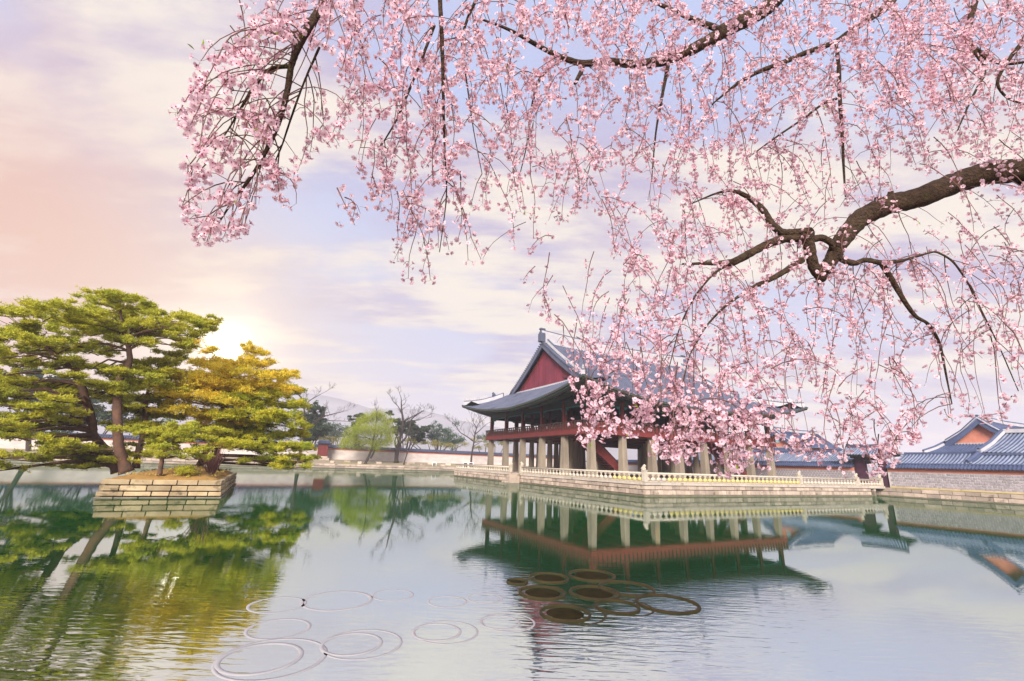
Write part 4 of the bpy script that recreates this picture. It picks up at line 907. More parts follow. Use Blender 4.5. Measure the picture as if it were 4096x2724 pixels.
# big bare tree right of the willow
bare_tree('bare_tree', 'large bare tree with dark forked trunk right of the green willow', [[z4(1270,765), z4(1275,650), z4(1300,560), z4(1330,440), z4(1340,340), z4(1325,250), z4(1320,150)], [z4(1290,600), z4(1370,530), z4(1420,400), z4(1430,330), z4(1500,275)], [z4(1275,660), z4(1245,560), z4(1290,450)], [z4(1330,280), z4(1290,200), z4(1240,150)], [z4(1345,360), z4(1420,310), z4(1500,270)], [z4(1430,345), z4(1510,340), z4(1590,300)]], 88, [(.62,.16), (.36,.12), (.3,.1), (.16,.07), (.2,.08), (.15,.06)], 11, 4, 2.0, .9, .4, 'bare trees around the pond')
bare_tree('bare_tree', 'thin leaning bare tree on the far bank between the large bare tree and the terrace', [[z4(1345,800), z4(1370,720), z4(1405,620), z4(1425,520), z4(1440,480)], [z4(1430,510), z4(1480,470)]], 84.5, [(.2,.07), (.08,.04)], 12, 3, 1.6, .8, .4, 'bare trees around the pond')
bare_tree('bare_tree', 'bare forked tree just left of the pavilion behind the terrace corner', [[z4(2050,790), z4(2055,700), z4(2075,600), z4(2090,480), z4(2110,420), z4(2080,380)], [z4(2070,560), z4(2010,510), z4(1940,470), z4(1900,400)], [z4(2090,490), z4(2150,440), z4(2200,390)], [z4(2080,580), z4(2150,560), z4(2210,580)], [z4(2105,430), z4(2110,390), z4(2160,340)]], 86, [(.34,.1), (.2,.07), (.18,.06), (.1,.04), (.12,.05)], 13, 4, 2.2, .8, .4, 'bare trees around the pond')
bare_tree('bare_tree', 'bare tree with crooked branches behind the right end of the glow-painted pines', [[z4(280,580), z4(290,480), z4(330,440), z4(420,370), z4(480,310)], [z4(290,480), z4(300,330), z4(310,190), z4(275,100), z4(215,40)], [z4(310,190), z4(370,130), z4(480,70)], [z4(480,310), z4(560,290), z4(690,260)], [z4(480,320), z4(580,350), z4(680,350)]], 88, [(.4,.2), (.24,.1), (.15,.06), (.16,.06), (.14,.05)], 14, 4, 2.0, .8, .3, 'bare trees around the pond')
bare_tree('bare_tree', 'bare grey tree standing behind the pines at the far left', [[z2(200,1180), z2(200,960), z2(150,880), z2(60,800)], [z2(200,960), z2(260,860), z2(330,760)], [z2(180,930), z2(190,800), z2(160,700)]], 70 if False else 88, [(.5,.2), (.3,.1), (.3,.1)], 15, 4, 2.6, .9, .3, 'bare trees around the pond')
def willow():
    t, tips = bare_tree('willow_tree', 'bright yellow-green willow leaning over the far bank', [[z4(940,795), z4(985,710), z4(1020,620), z4(1030,540), z4(1050,440), z4(1060,340)], [z4(1000,740), z4(1050,650), z4(1065,580), z4(1120,510)], [z4(1030,560), z4(980,530), z4(890,520)], [z4(1025,600), z4(960,575), z4(920,600)]], 84, [(.34,.14), (.26,.1), (.14,.06), (.1,.05)], 21, 4, 2.2, .9, .5, None)
    Cs = []
    blobs = [(1000,300,90,60),(1100,290,90,60),(1060,260,70,40),(1170,350,80,70),(930,330,80,60),(860,420,110,60),(960,430,120,70),(1080,430,130,80),(1190,450,70,70),(800,480,90,60),(760,550,80,50),(870,540,110,60),(1000,560,110,50),(1120,560,110,60),(1200,530,60,60),(720,590,50,30),(850,600,90,30),(1050,610,60,40)]
    for x, y, rx, ry in blobs:
        p = onB(*z4(x, y), random.uniform(82.5, 87)); s_ = dep(W(*p))/F/2.6133; n = int(rx*ry*.10)
        C = np.array(p)+rng.normal(scale=(rx*s_*.48, 1.5, ry*s_*.48), size=(n, 3)); Cs.append(C)
    C = np.concatenate(Cs); C = np.repeat(C, 5, 0)+np.stack([rng.normal(scale=.16, size=len(C)*5), rng.normal(scale=.16, size=len(C)*5), -rng.uniform(0, .9, len(C)*5)], 1)
    V, Fq = leaf_cards(C, .26, .32, 1.2); addmesh(t, 'crown', V, Fq, WILL)
willow()
def mass_tree(name, label, blobs, b, material, group, conv=z4, trunk=True, leaf=.5, dens=.05, bd=2.5, pine_like=False):
    ps = [onB(*conv(x, y), b+random.uniform(-1, 1)) for x, y, rx, ry in blobs]; x0, y0 = blobs[0][:2]; p0 = np.mean(ps, axis=0); base = (p0[0], p0[1], 1.9)
    t = T(name, label, 'tree', base, group); Cs = []; m = M()
    for p, (x, y, rx, ry) in zip(ps, blobs):
        s_ = dep(W(*p))/F/(2.6133 if conv is z4 else 1.7423); n = max(25, int(rx*ry*dens)); nl = max(5, int(n/25))
        lc = rng.normal(scale=.5, size=(nl, 3)); C = np.array(p)+(lc[rng.integers(0, nl, n)]+rng.normal(scale=.16, size=(n, 3)))*np.array([rx*s_, bd, ry*s_]); Cs.append(C)
        m.tube([base, (np.array(base)+p)/2+[random.uniform(-.4, .4), 0, .5], p], [.28, .16, .05], 5)
    C = np.concatenate(Cs)
    V, Fq = needle_tufts(C, leaf, 7, thin=.16) if pine_like else leaf_cards(np.repeat(C, 3, 0)+rng.normal(scale=leaf*.5, size=(len(C)*3, 3)), leaf*.7, .6)
    t.part('trunk', m, DBARK); addmesh(t, 'crown', V, Fq, material)
G1 = 'trees behind the far wall'
mass_tree('pine_tree', 'hazy green pine behind the crooked bare tree', [(400,230,70,60),(350,330,90,60),(440,340,80,60),(400,430,120,60),(470,450,90,50),(350,500,110,50),(440,520,110,40)], 98, NEEDF, G1, pine_like=True, leaf=.55, dens=.09)
mass_tree('pine_tree', 'dark pine top showing left of the willow crown', [(860,320,60,30),(900,310,60,40),(880,350,80,30),(850,400,60,40)], 100, NEEDF, G1, pine_like=True, leaf=.5, dens=.09)
mass_tree('pine_tree', 'dark spreading pine behind the large bare tree', [(1250,340,70,30),(1330,370,90,30),(1420,400,100,30),(1300,440,100,40),(1400,480,110,40),(1470,440,80,30),(1200,270,50,20),(1560,430,80,40),(1500,520,100,40)], 99, NEEDF, G1, pine_like=True, leaf=.55, dens=.08)
mass_tree('broadleaf_tree', 'rounded blue-green tree behind the wall right of the bare trees', [(1700,450,110,60),(1780,480,100,60),(1640,500,100,60),(1720,540,120,60),(1830,540,90,50),(1680,400,70,40)], 102, FARG, G1, leaf=.6)
mass_tree('broadleaf_tree', 'second blue-green tree directly behind the terrace tree', [(1880,520,80,50),(1930,560,80,40),(1850,570,90,50)], 103, FARG, G1, leaf=.6)
mass_tree('shrub', 'row of yellow-green shrubs just over the far wall right of the bare trees', [(1600,580,110,30),(1700,600,120,25),(1830,600,110,25),(1960,600,110,30),(1450,570,80,30),(1380,560,70,40)], 96, FARY, 'shrubs behind the far wall', leaf=.45, bd=1.)
mass_tree('shrub', 'yellow shrubs over the far wall between the red shrine and the willow', [(560,540,90,50),(640,560,80,40),(500,560,80,30),(700,570,60,30)], 96, FARY, 'shrubs behind the far wall', leaf=.45, bd=1.)
mass_tree('shrub', 'pale yellow shrub beyond the wall under the pavilion eave', [(2200,590,90,50),(2290,600,80,40),(2120,620,80,30)], 97, FARY, 'shrubs behind the far wall', leaf=.45, bd=1.)
mass_tree('broadleaf_tree', 'hazy wooded clump below the mountain left of the willow', [(620,420,120,50),(700,450,100,40),(560,470,110,40),(640,480,120,40)], 170, FARG, G1, leaf=1.0)
mass_tree('broadleaf_tree', 'pale hazy tree seen through the left pavilion columns', [(2300,520,120,60),(2420,560,110,50),(2200,520,80,40)], 150, FARG, G1, leaf=.9)
mass_tree('pine_tree', 'hazy pine far behind the leaning pine at the left edge', [(120,640,90,40),(300,600,120,40),(420,640,110,40),(200,720,140,40),(380,740,120,40),(60,780,90,40),(260,820,140,40)], 98, NEEDF, G1, z2, pine_like=True, leaf=.6, dens=.05)
mass_tree('pine_tree', 'hazy pine behind the gap between the tallest pine trunk and the slim pine', [(700,820,140,40),(560,860,140,40),(640,900,160,40),(860,900,120,40),(760,960,140,30)], 98, NEEDF, G1, z2, pine_like=True, leaf=.6, dens=.05)
for i, (x, b, l) in enumerate(((-75, 99, 'left of the leaning pine'), (-60, 101, 'behind the pine crowns'), (-46, 99, 'behind the slim pine'), (-34, 102, 'behind the glow-painted pines'))):
    t = T('broadleaf_tree', 'hazy round tree beyond the far wall '+l, 'tree', (x, b, 2), G1); n = 900
    lc = rng.normal(scale=.5, size=(30, 3)); C = np.array([x, b, 7.5])+(lc[rng.integers(0, 30, n)]+rng.normal(scale=.15, size=(n, 3)))*np.array([5, 3, 4.2]); V, Fq = leaf_cards(np.repeat(C, 2, 0)+rng.normal(scale=.3, size=(2*n, 3)), .5, .6); addmesh(t, 'crown', V, Fq, FARG)
    m = M(); m.tube([(x, b, 1.8), (x+.3, b, 4), (x, b, 7)], [.35, .25, .1], 6); t.part('trunk', m, DBARK)

# ------------------------------------------------------------------ submerged planting tubs
def tubs():
    def z7(x, y): return (800+x/1.1229, 2124+y/1.1229)
    L = [(1425,240,48,'half-hidden brown sunken tub at the left edge of the dark reflection', 0), (1567,222,90,'dark sunken tub in the back row, left of the rearmost tub', 0), (1760,210,105,'rearmost brown-rimmed sunken tub in the dark reflection', 0), (1538,290,105,'wide brown tub with thick rim in the middle row at left', 0), (1772,290,110,'dark tub in the middle row right of the thick-rimmed tub', 0), (1915,270,120,'large olive tub behind the middle row on the right', 0), (1640,385,110,'nearest brown tub in the dark reflection', 1), (1875,355,95,'double-ringed tub crossed by ripples right of the nearest brown tub', 1), (2100,340,130,'rightmost rippled tub of the dark cluster', 0),
         (345,345,110,'faint pale tub beside the green pine reflection, rear of that pair', 0), (615,325,145,'widest faint pale tub in the rear row', 0), (865,300,90,'faintest pale tub in the rear row beside the widest one', 0), (1110,330,87,'bright-rimmed small pale tub in the rear row', 0), (1280,315,80,'small pale tub of the rear row next to the dark reflection', 0), (350,455,120,'pale tub beside the ripples at the pine reflection, second row', 0), (270,590,150,'largest pale-rimmed tub, closest to the bottom edge', 1), (680,525,122,'pale-rimmed tub with broad outer ring, right of the largest', 1), (1062,470,105,'rounded pale tub with outer ring in the centre of the front row', 1), (1345,425,90,'pale tub of the front row cut by the dark reflection edge', 1)]
    for x, y, r, l, outer in L:
        px = z7(x, y); c = onZ(px[0], px[1], -.05); d = np.linalg.norm(c-CAM); R = .87*r/1.1229*d/F; pale = x < 1400; g_ = 'pale sunken tubs' if pale else 'brown sunken tubs'; RM = TUBR if pale else TUBD; zt_ = .03 if not pale else (.006 if outer else .002)
        t = T('planting_tub', l, 'tub', (c[0], c[1], -.68), g_, world=True)
        m = M(); m.lathe([(R*.80, .02), (R*(.87 if pale else .925), .66+zt_), (R*(.895 if pale else .945), .68+zt_), (R*1.01, .68+zt_), (R*1.03, .66+zt_), (R*1.03, .54), (R*.88, .02)], 36, (c[0], c[1], -.68)); m.f = m.f[:-2]; m.m = m.m[:-2]; o = t.part('tub_wall', m, RM, True)
        m = M(); m.lathe([(R*.93, .38), (R*.5, .40), (.05, .41)] if pale or x > 1850 else [(R*.93, .675), (R*.6, .684), (.05, .686)], 30, (c[0], c[1], -.68)); t.part('soil', m, TUBI, True)
        if outer: m = M(); m.lathe([(R*1.20, .60), (R*1.23, .683), (R*1.33, .683), (R*1.36, .60)], 36, (c[0]+.14, c[1]+.02, -.68)); m.f = m.f[:-2]; m.m = m.m[:-2]; t.part('outer_ring', m, RM, True)
tubs()

# ------------------------------------------------------------------ the weeping cherry overhead
def cherry():
    S = 4096/2358
    def P(x, y, d): r_ = ray(x*S, y*S); return CAM+r_*d/(r_@F0)
    org = np.array([6.3, 1.6, 1.1])
    t = T('weeping_cherry', 'weeping cherry tree in full pink bloom hanging over the pond from the right', 'tree', org, None, world=True)
    def smooth(Q, k=6):
        Q = np.array(Q, float); n = len(Q); tt = np.linspace(0, n-1, (n-1)*k+1); R_ = np.stack([np.interp(tt, range(n), Q[:, j]) for j in range(Q.shape[1])], 1)
        for _ in range(4): R_[1:-1] = .5*R_[1:-1]+.25*(R_[:-2]+R_[2:])
        return R_
    allpts = []
    def rounded(W_, rad):
        a = (W_[0]-W_[1])/np.linalg.norm(W_[0]-W_[1]); b = (W_[-1]-W_[-2])/np.linalg.norm(W_[-1]-W_[-2]); q = ((.45, .88), (.75, .62), (.93, .25))
        P_ = [W_[0]+a*rad[0]*u for u, _ in q[::-1]]+list(W_)+[W_[-1]+b*rad[-1]*u for u, _ in q]; return np.array(P_), np.array([rad[0]*v for _, v in q[::-1]]+list(rad)+[rad[-1]*v for _, v in q])
    def limb(name, pts, n=8, jit=.08, mt=BARK, knobs=0):
        """pts: (x, y, radius in display px, distance)"""
        Q = smooth(pts); Q[:, 2] *= np.interp(Q[:, 2], [2, 5], [.62, 1]); W_ = np.array([P(*q[[0, 1, 3]]) for q in Q]); rad = Q[:, 2]*S*Q[:, 3]/F; rad = np.maximum(rad, .002)
        m = M(); W2, r2 = rounded(W_, rad); m.tube(W2, r2, n, jit=jit)
        for _ in range(knobs):
            i = random.randint(1, len(W_)-2); d = rng.normal(size=3); d /= np.linalg.norm(d); m.tube([W_[i], W_[i]+d*rad[i]*1.25], [rad[i]*.45, rad[i]*.2], 6)
        t.part(name, m, mt, True); allpts.append(np.concatenate([W_, rad[:, None]], 1)); return W_
    # trunk outside the frame and the main limb
    main = [(2358,392,26.5,2.75),(2280,396,25,2.72),(2200,420,24,2.7),(2120,455,22.5,2.66),(2040,472,22.5,2.62),(1978,503,21,2.58),(1938,553,18,2.55),(1914,600,15,2.54),(1892,636,11.5,2.53)]
    Q = smooth(main, 8); W_ = np.array([P(*q[[0, 1, 3]]) for q in Q]); rad = Q[:, 2]*S*Q[:, 3]/F
    tr = np.array([[6.3, 1.6, 1.05], [6.25, 1.65, 1.5], [6.1, 1.75, 2.2], [5.6, 1.9, 2.9], [4.6, 2.05, 3.4], [3.6, 2.15, 3.55]]); 
    tr = np.concatenate([tr, W_[:1]]); k = len(tr); tt = np.linspace(0, k-1, 30); T2 = np.stack([np.interp(tt, range(k), tr[:, j]) for j in range(3)], 1)
    for _ in range(4): T2[1:-1] = .5*T2[1:-1]+.25*(T2[:-2]+T2[2:])
    full = np.concatenate([T2, W_[1:]]); rr = np.concatenate([np.linspace(.26, rad[0], 30), rad[1:]]); m = M(); f2, r2 = rounded(full, rr); m.tube(f2, r2, 16, jit=.07); 
    for (i, s) in ((len(full)-34, .5), (len(full)-30, .35), (len(full)-4, .5), (len(full)-2, .6)):
        p = full[i]; m.tube([p, p+np.array([0, -.02, rr[i]*1.25])], [rr[i]*s, rr[i]*s*.5], 7)
    t.part('trunk', m, BARK, True); allpts.append(np.concatenate([W_, rad[:, None]], 1))
    D = 2.52
    limb('branch', [(1892,640,11,D),(1873,615,11.5,D),(1864,575,12,D),(1860,536,12.5,D)], 12, knobs=2)
    limb('branch', [(1862,545,11,D),(1830,548,10,D),(1800,550,10,D),(1760,565,9,2.48),(1715,590,9,2.45),(1685,606,9,2.43),(1640,606,5,2.4),(1572,608,3,2.38)], 9, knobs=5)
    limb('branch', [(1862,534,11,D),(1830,535,9,D),(1800,537,9,D),(1778,518,8,2.55),(1757,482,7,2.58),(1722,452,6,2.6),(1682,436,4,2.6),(1640,448,3,2.6),(1590,470,2,2.6)], 8, knobs=4)
    limb('branch', [(1868,552,9,D),(1890,546,8,D),(1912,556,7,D),(1926,580,7,D)], 8)
    limb('branch', [(1926,588,6,D),(1945,602,7,D),(1968,608,6,D),(1990,597,6,D),(2030,606,6,D),(2080,600,4,D),(2130,585,3,D),(2155,578,3,D),(2195,600,3,2.5),(2235,660,2.5,2.5),(2262,720,2.5,2.45),(2300,795,2,2.45),(2345,900,1.5,2.45)], 7)
    limb('branch', [(2030,606,6,D),(2055,645,6,D),(2080,690,5,2.5),(2108,730,4.5,2.5),(2140,745,4,2.5),(2165,790,3.5,2.48),(2176,850,3,2.45),(2192,930,2,2.42)], 7)
    limb('branch', [(1845,600,8,D),(1812,622,7,D),(1778,642,6,2.5),(1735,660,4.5,2.48),(1672,702,3.5,2.45),(1625,750,3,2.4),(1585,820,2,2.35),(1570,900,1.5,2.3)], 7, knobs=3)
    limb('branch', [(1690,600,4,2.43),(1642,630,3.5,2.42),(1600,680,3,2.4),(1565,750,2.5,2.35),(1540,850,1.6,2.3)], 6)
    limb('branch', [(1815,-60,18,3.0),(1790,0,17,3.0),(1742,35,16,2.98),(1680,62,17,2.95),(1640,90,13,2.93),(1590,115,12,2.9),(1530,140,12,2.87),(1470,150,10,2.85),(1400,140,8,2.8),(1340,148,7,2.78),(1285,130,6,2.75),(1230,100,5,2.72),(1170,66,4,2.7),(1110,45,3,2.65)], 10, knobs=8)
    limb('branch', [(1662,70,8,2.95),(1600,47,6,2.95),(1552,25,5,2.92),(1500,2,4,2.9),(1450,-40,4,2.9)], 7)
    limb('branch', [(2075,-60,11,3.1),(2055,5,10,3.1),(2020,32,8,3.05),(1975,60,7,3.0),(1925,98,6,3.0),(1862,118,5.5,2.95),(1800,146,6,2.9),(1742,166,5,2.88),(1692,196,4,2.85),(1640,240,2.5,2.8)], 8, knobs=5)
    limb('branch', [(1925,100,4,3.0),(1932,160,4.5,2.9),(1933,220,4.5,2.8),(1939,300,4,2.75),(1942,380,3.5,2.7),(1947,452,2.5,2.65)], 7, knobs=6)
    limb('branch', [(1933,225,3.5,2.8),(1895,238,3.5,2.8),(1852,272,3,2.8),(1792,312,3,2.78),(1720,365,2,2.75)], 6)
    limb('branch', [(2260,-50,7,2.8),(2235,40,6,2.75),(2225,92,6,2.72),(2265,130,5,2.7),(2310,150,4,2.65),(2380,140,3,2.6)], 7)
    limb('branch', [(2225,92,5,2.72),(2275,160,4,2.65),(2240,220,3,2.6),(2205,300,2,2.6)], 6)
    limb('branch', [(2420,40,7,2.5),(2340,110,5,2.5),(2290,190,3.5,2.5),(2320,230,3,2.5),(2400,250,2,2.5)], 6)
    A_ = 1.62
    limb('branch', [(800,-90,10,A_+.25),(765,-30,9.5,A_+.15),(738,20,9,A_+.08),(710,62,9,A_),(685,112,7.5,A_),(670,150,7,A_),(662,210,6.5,1.6),(646,270,6,1.58),(626,322,5,1.56),(596,380,4.5,1.54),(570,420,4,1.52),(532,468,3.5,1.5),(500,520,2,1.5)], 9, mt=BARK)
    limb('branch', [(670,152,5,A_),(620,156,4.5,1.58),(580,205,4,1.55),(555,250,3.5,1.53),(530,292,2.5,1.5),(495,345,2,1.5)], 7)
    limb('branch', [(735,110,3.5,1.7),(708,170,3,1.68),(690,215,3,1.65),(664,290,3,1.62),(648,340,2.5,1.6),(620,400,2,1.6)], 6)
    limb('branch', [(690,90,6,A_),(660,65,4,1.62),(620,62,2.5,1.64)], 6)
    limb('branch', [(1010,-60,6,2.0),(1016,60,5,2.0),(1020,165,4.5,2.0),(1021,260,4,2.0),(1024,350,3,2.0),(1030,450,2.5,1.98),(1012,580,1.5,1.95)], 7, knobs=3)
    limb('branch', [(1000,60,4,2.1),(960,165,3.5,2.1),(935,225,3.5,2.1),(912,280,3,2.1),(872,345,2,2.1)], 6)
    limb('branch', [(1290,135,4,2.75),(1240,180,4,2.72),(1225,240,3.5,2.7),(1215,330,2.5,2.65),(1190,430,1.5,2.6)], 6)
    limb('branch', [(1120,-40,4,2.2),(1085,20,4,2.2),(1060,90,3.5,2.2),(1075,190,3,2.2),(1090,300,2,2.15),(1110,400,1.5,2.1)], 6)
    limb('branch', [(1540,140,5,2.87),(1525,220,4,2.8),(1510,300,3,2.75),(1500,420,2,2.7)], 6)
    limb('branch', [(1345,148,4,2.78),(1320,200,4.5,2.75),(1340,165,4,2.74)], 6)
    def bough(pts, r0, r1):
        Q = smooth(np.array(pts), 6); m = M(); W2, r2 = rounded(Q, np.linspace(r0, r1, len(Q))); m.tube(W2, r2, 10, jit=.08); t.part('bough', m, BARK, True)
    a0 = T2[12]; a1 = T2[17]
    bough([a0, a0+[-.3, .25, .7], P(2500, -190, 3.0), P(2260, -110, 2.95), P(2075, -58, 3.1)], .14, .03)
    bough([a0+[-.2, .15, .45], P(2600, -330, 3.05), P(2200, -230, 3.05), P(1960, -130, 3.02), P(1815, -58, 3.0)], .13, .045)
    bough([P(2260, -110, 2.95), P(2262, -75, 2.85), P(2260, -48, 2.8)], .028, .017)
    bough([a1+[0, 0, .05], P(2560, 10, 2.65), P(2420, 42, 2.5)], .05, .016)
    bough([P(1960, -130, 3.02), P(1700, -190, 2.95), P(1450, -150, 2.8), P(1240, -110, 2.5), P(1010, -110, 2.15), P(800, -88, 1.87)], .045, .022)
    bough([P(1450, -150, 2.8), P(1450, -90, 2.86), P(1450, -38, 2.9)], .02, .01)
    bough([P(1240, -110, 2.5), P(1180, -80, 2.35), P(1120, -40, 2.2)], .018, .007)
    bough([P(1010, -110, 2.15), P(1008, -85, 2.07), P(1010, -58, 2.0)], .015, .009)
    LP = np.concatenate(allpts)
    # density of bloom over the view, in 100 px cells (rows from above the frame downwards)
    g = ["0000002445556666666666666666", "000003776578777776678999887766", "000048658886666556688765566"]
    rows = [
     "00000345554455555445566666655",
     "00000377765777777667899998866",
     "00004865788866665566887655544",
     "00004842777655544456664443333",
     "00004642665555555432434222222",
     "00005441454324245432201222222",
     "00004200042110565321112322222",
     "00000000010011455444432322222",
     "00000000000013555443222222222",
     "00000000000005665432211122222",
     "00000000000005677513211111111",
     "00000000000001055321320100000",
     "00000000000000000000000000000"]
    Dn = np.array([[int(c) for c in r[:28].ljust(28, '0')] for r in rows], float); NR, NC = Dn.shape
    def cell(x, y): return int((y+100)//100), int(x//100)
    BL = [(580,110,140,80),(720,140,120,60),(400,320,150,70),(250,310,60,50),(520,270,120,60),(330,480,120,60),(430,480,70,40),(240,560,70,60),(200,680,120,80),(350,620,90,50),(550,500,80,60),(560,680,90,60),(570,760,60,60),(310,840,110,50),(360,910,120,70),(210,960,60,40),(190,1020,60,35),(700,610,60,50),(870,640,50,40),(860,540,30,25),(900,760,80,50),(980,710,50,40),(800,870,50,50),(690,990,90,50),(680,1060,60,60),(710,1150,50,40),(590,920,60,40),(370,1120,110,50),(250,1130,60,40),(170,1190,80,35),(500,1170,50,35),(290,1270,140,60),(420,1290,50,60),(250,1350,50,60),(530,1030,40,30),(940,50,110,70),(780,40,90,60),(890,200,70,70),(900,310,60,60),(640,-60,160,80),(850,-80,160,80)]
    BL = [(374+x*.4038, y*.4038, rx*.4038, ry*.4038) for x, y, rx, ry in BL]
    def dens(x, y):
        if x < 780:
            m_ = min(((x-bx)/rx)**2+((y-by)/ry)**2 for bx, by, rx, ry in BL); return 9*max(0., min(1., (1.35-m_)/.6))
        return dens_grid(x, y)
    def dens_grid(x, y):
        fx = x/100-.5; fy = (y+100)/100-.5; i0 = math.floor(fy); j0 = math.floor(fx); u = fx-j0; v = fy-i0; s = 0
        for di, wv in ((0, 1-v), (1, v)):
            for dj, wu in ((0, 1-u), (1, u)):
                i, j = i0+di, j0+dj
                if 0 <= i < NR and 0 <= j < NC: s += Dn[i, j]*wu*wv
        return s
    def depth(x, y):
        if x < 790: return 1.55+.15*random.random()
        b = np.interp(x, [790, 1000, 1300, 1800, 2400], [1.85, 2.0, 2.5, 2.75, 2.6])
        if y > 620: b = np.interp(y, [620, 900], [b-.1, 2.15])
        return b*random.uniform(.88, 1.12)
    def y_lim(x): return np.interp(x, [800, 1280, 1310, 1500, 1680, 1760, 1800, 1980, 2060, 2120, 2358], [610, 740, 1010, 1050, 1095, 1090, 1030, 1110, 1090, 980, 990])
    def depth_n(x): return np.interp(x, [400, 790, 1000, 1300, 1800, 2400], [1.55, 1.75, 2.0, 2.5, 2.75, 2.6])
    Q = np.zeros_like(Dn); 
    for i in range(NR):
        for j in range(NC): Q[i, j] = (Dn[i, j] if j > 7 else 1.0*np.mean([dens(j*100+u, i*100-100+w) for u in range(5, 100, 18) for w in range(5, 100, 18)]))/9*165*np.clip((depth_n(j*100+50)/2.0)**1.6, .7, 1.7)*(.5 if (i == 0 or j > 23) else 1)
    cnt = np.zeros_like(Q); fl = []; tw = M(); strands = 0; tries = 0
    nodes_leaf = []
    while tries < 9000:
        tries += 1; rem = np.clip(Q-cnt, 0, None); wgt = (rem/(Q+8)*np.sqrt(Q)).ravel(); sm = wgt.sum()
        if sm < 6: break
        if tries % 40 == 1: cum = np.cumsum(wgt/sm)
        k = int(np.searchsorted(cum, random.random())); ci, cj = divmod(min(k, NR*NC-1), NC)
        x = cj*100+random.uniform(0, 100); y = ci*100-100+random.uniform(-90, 60); d0 = depth(x, y)
        # start: hang from a nearby limb when there is one just above
        p = P(x, y, d0); v = np.array([random.gauss(0, .45), random.gauss(0, .35), random.uniform(-.6, .35)])
        near = LP[rng.integers(0, len(LP), 24)]; dd = np.linalg.norm(near[:, :3]-p, axis=1); b = near[dd.argmin()]
        if dd.min() < .35: p = b[:3].copy()
        L_ = random.uniform(.25, .75); st = .028; n = int(L_/st); pts = [p]; made = 0; blank = 0; newf = []; last = 0; att = dd.min() < .35; first = None
        for s in range(n):
            v = v+np.array([random.gauss(0, .10), random.gauss(0, .10), -.17]); v /= np.linalg.norm(v); p = p+v*st; pts.append(p)
            q = proj(p)[0]/S; dn = dens(q[0], q[1]); i, j = cell(q[0], q[1])
            if y_lim(q[0]) < q[1]: break
            if dn < .55: 
                blank += 1
                if blank > (9 if q[0] < 790 else 3): break
                continue
            inside = 0 <= i < NR and 0 <= j < NC
            if inside and cnt[i, j] < Q[i, j] and random.random() < .42+dn*.03:
                kf = random.choice((2, 3, 3, 4, 5)) if dn > 3 else random.choice((1, 2, 2, 3)); cnt[i, j] += kf; last = s; first = s if first is None else first
                for _ in range(kf): newf.append((p, v))
        if newf:
            pts = pts[(0 if att and first < 14 else max(0, first-1)):last+2]
            if len(pts) > 3: tw.tube(pts[::2]+([pts[-1]] if len(pts) % 2 == 0 else []), np.linspace(.0026, .0011, len(pts[::2])+(len(pts) % 2 == 0)), 4, cap=False); strands += 1
            for _ in range(random.choice((1, 1, 2, 3)) if len(pts) > 3 else 0):
                p0 = pts[random.randint(1, len(pts)-2)]; sv = np.array([random.gauss(0, .6), random.gauss(0, .6), random.uniform(-.8, .2)]); sv /= np.linalg.norm(sv); L2 = random.uniform(.025, .075)
                e0 = p0+sv*L2; q0 = proj(e0)[0]/S
                if dens(q0[0], q0[1]) < 1.2: continue
                tw.tube([p0, p0+sv*L2*.5, p0+sv*L2+np.array([0, 0, -.02])], [.0017, .0013, .0008], 3, cap=False)
                e_ = p0+sv*L2; q_ = proj(e_)[0]/S
                if dens(q_[0], q_[1]) > .8 and q_[1] < y_lim(q_[0]): newf += [(e_, sv)]*random.choice((1, 2, 3))
            fl += newf
            if random.random() < .06: nodes_leaf.append((pts[-1], v))
    t.part('twigs', tw, TWIG, True, kind='stuff')
    # flower template: five cupped petals, heart, calyx and stalk; +Z is the facing direction
    V0 = []; F0_ = []; M0 = []
    def q4(a, m_): o = len(V0); V0.extend(a); F0_.append((o, o+1, o+2, o+3)); M0.append(m_)
    for k in range(5):
        a = k*2*math.pi/5; c, s = math.cos(a), math.sin(a); R_ = lambda x, y, z: (x*c-y*s, x*s+y*c, z)
        o = len(V0); V0.extend([R_(.08, 0, .02), R_(.5, -.44, .16), R_(.98, -.34, .34), R_(.93, 0, .27), R_(.98, .34, .34), R_(.5, .44, .16), R_(.55, 0, .10)])
        for f in ((0, 1, 6, 6), (1, 2, 3, 6), (6, 3, 4, 5), (0, 6, 5, 5)): F0_.append(tuple(o+i for i in f)); M0.append(0)
    for k in range(3):
        a = k*2.1; c, s = math.cos(a)*.2, math.sin(a)*.2; q4([(-c, -s, .04), (-c*.6, -s*.6, .30), (c*.6, s*.6, .30), (c, s, .04)], 1)
    for k in range(3):
        a, b = k*2.094, (k+1)*2.094; q4([(math.cos(a)*.2, math.sin(a)*.2, .03), (math.cos(b)*.2, math.sin(b)*.2, .03), (math.cos(b)*.05, math.sin(b)*.05, -.36), (math.cos(a)*.05, math.sin(a)*.05, -.36)], 2)
    for k in range(2):
        c, s = (.035, 0) if k else (0, .035); q4([(-c, -s, -.3), (c, s, -.3), (c, s, -1.9), (-c, -s, -1.9)], 2)
    V0 = np.array(V0); tri = [f for f in F0_]; 
    # bud template
    m = M(); m.lathe([(.05, -.5), (.22, -.3), (.24, -.05)], 5, m=2); m.lathe([(.24, -.06), (.34, .2), (.26, .5), (.05, .68)], 5, m=0); 
    # all faces as quads or triangles -> store as triangles
    TR = []; TM = []
    for f, k in zip(F0_, M0):
        TR.append((f[0], f[1], f[2])); TM.append(k)
        if f[2] != f[3]: TR.append((f[0], f[2], f[3])); TM.append(k)
    TR = np.array(TR); TM = np.array(TM); n = len(fl); base = np.array([f[0] for f in fl]); av = np.array([f[1] for f in fl])
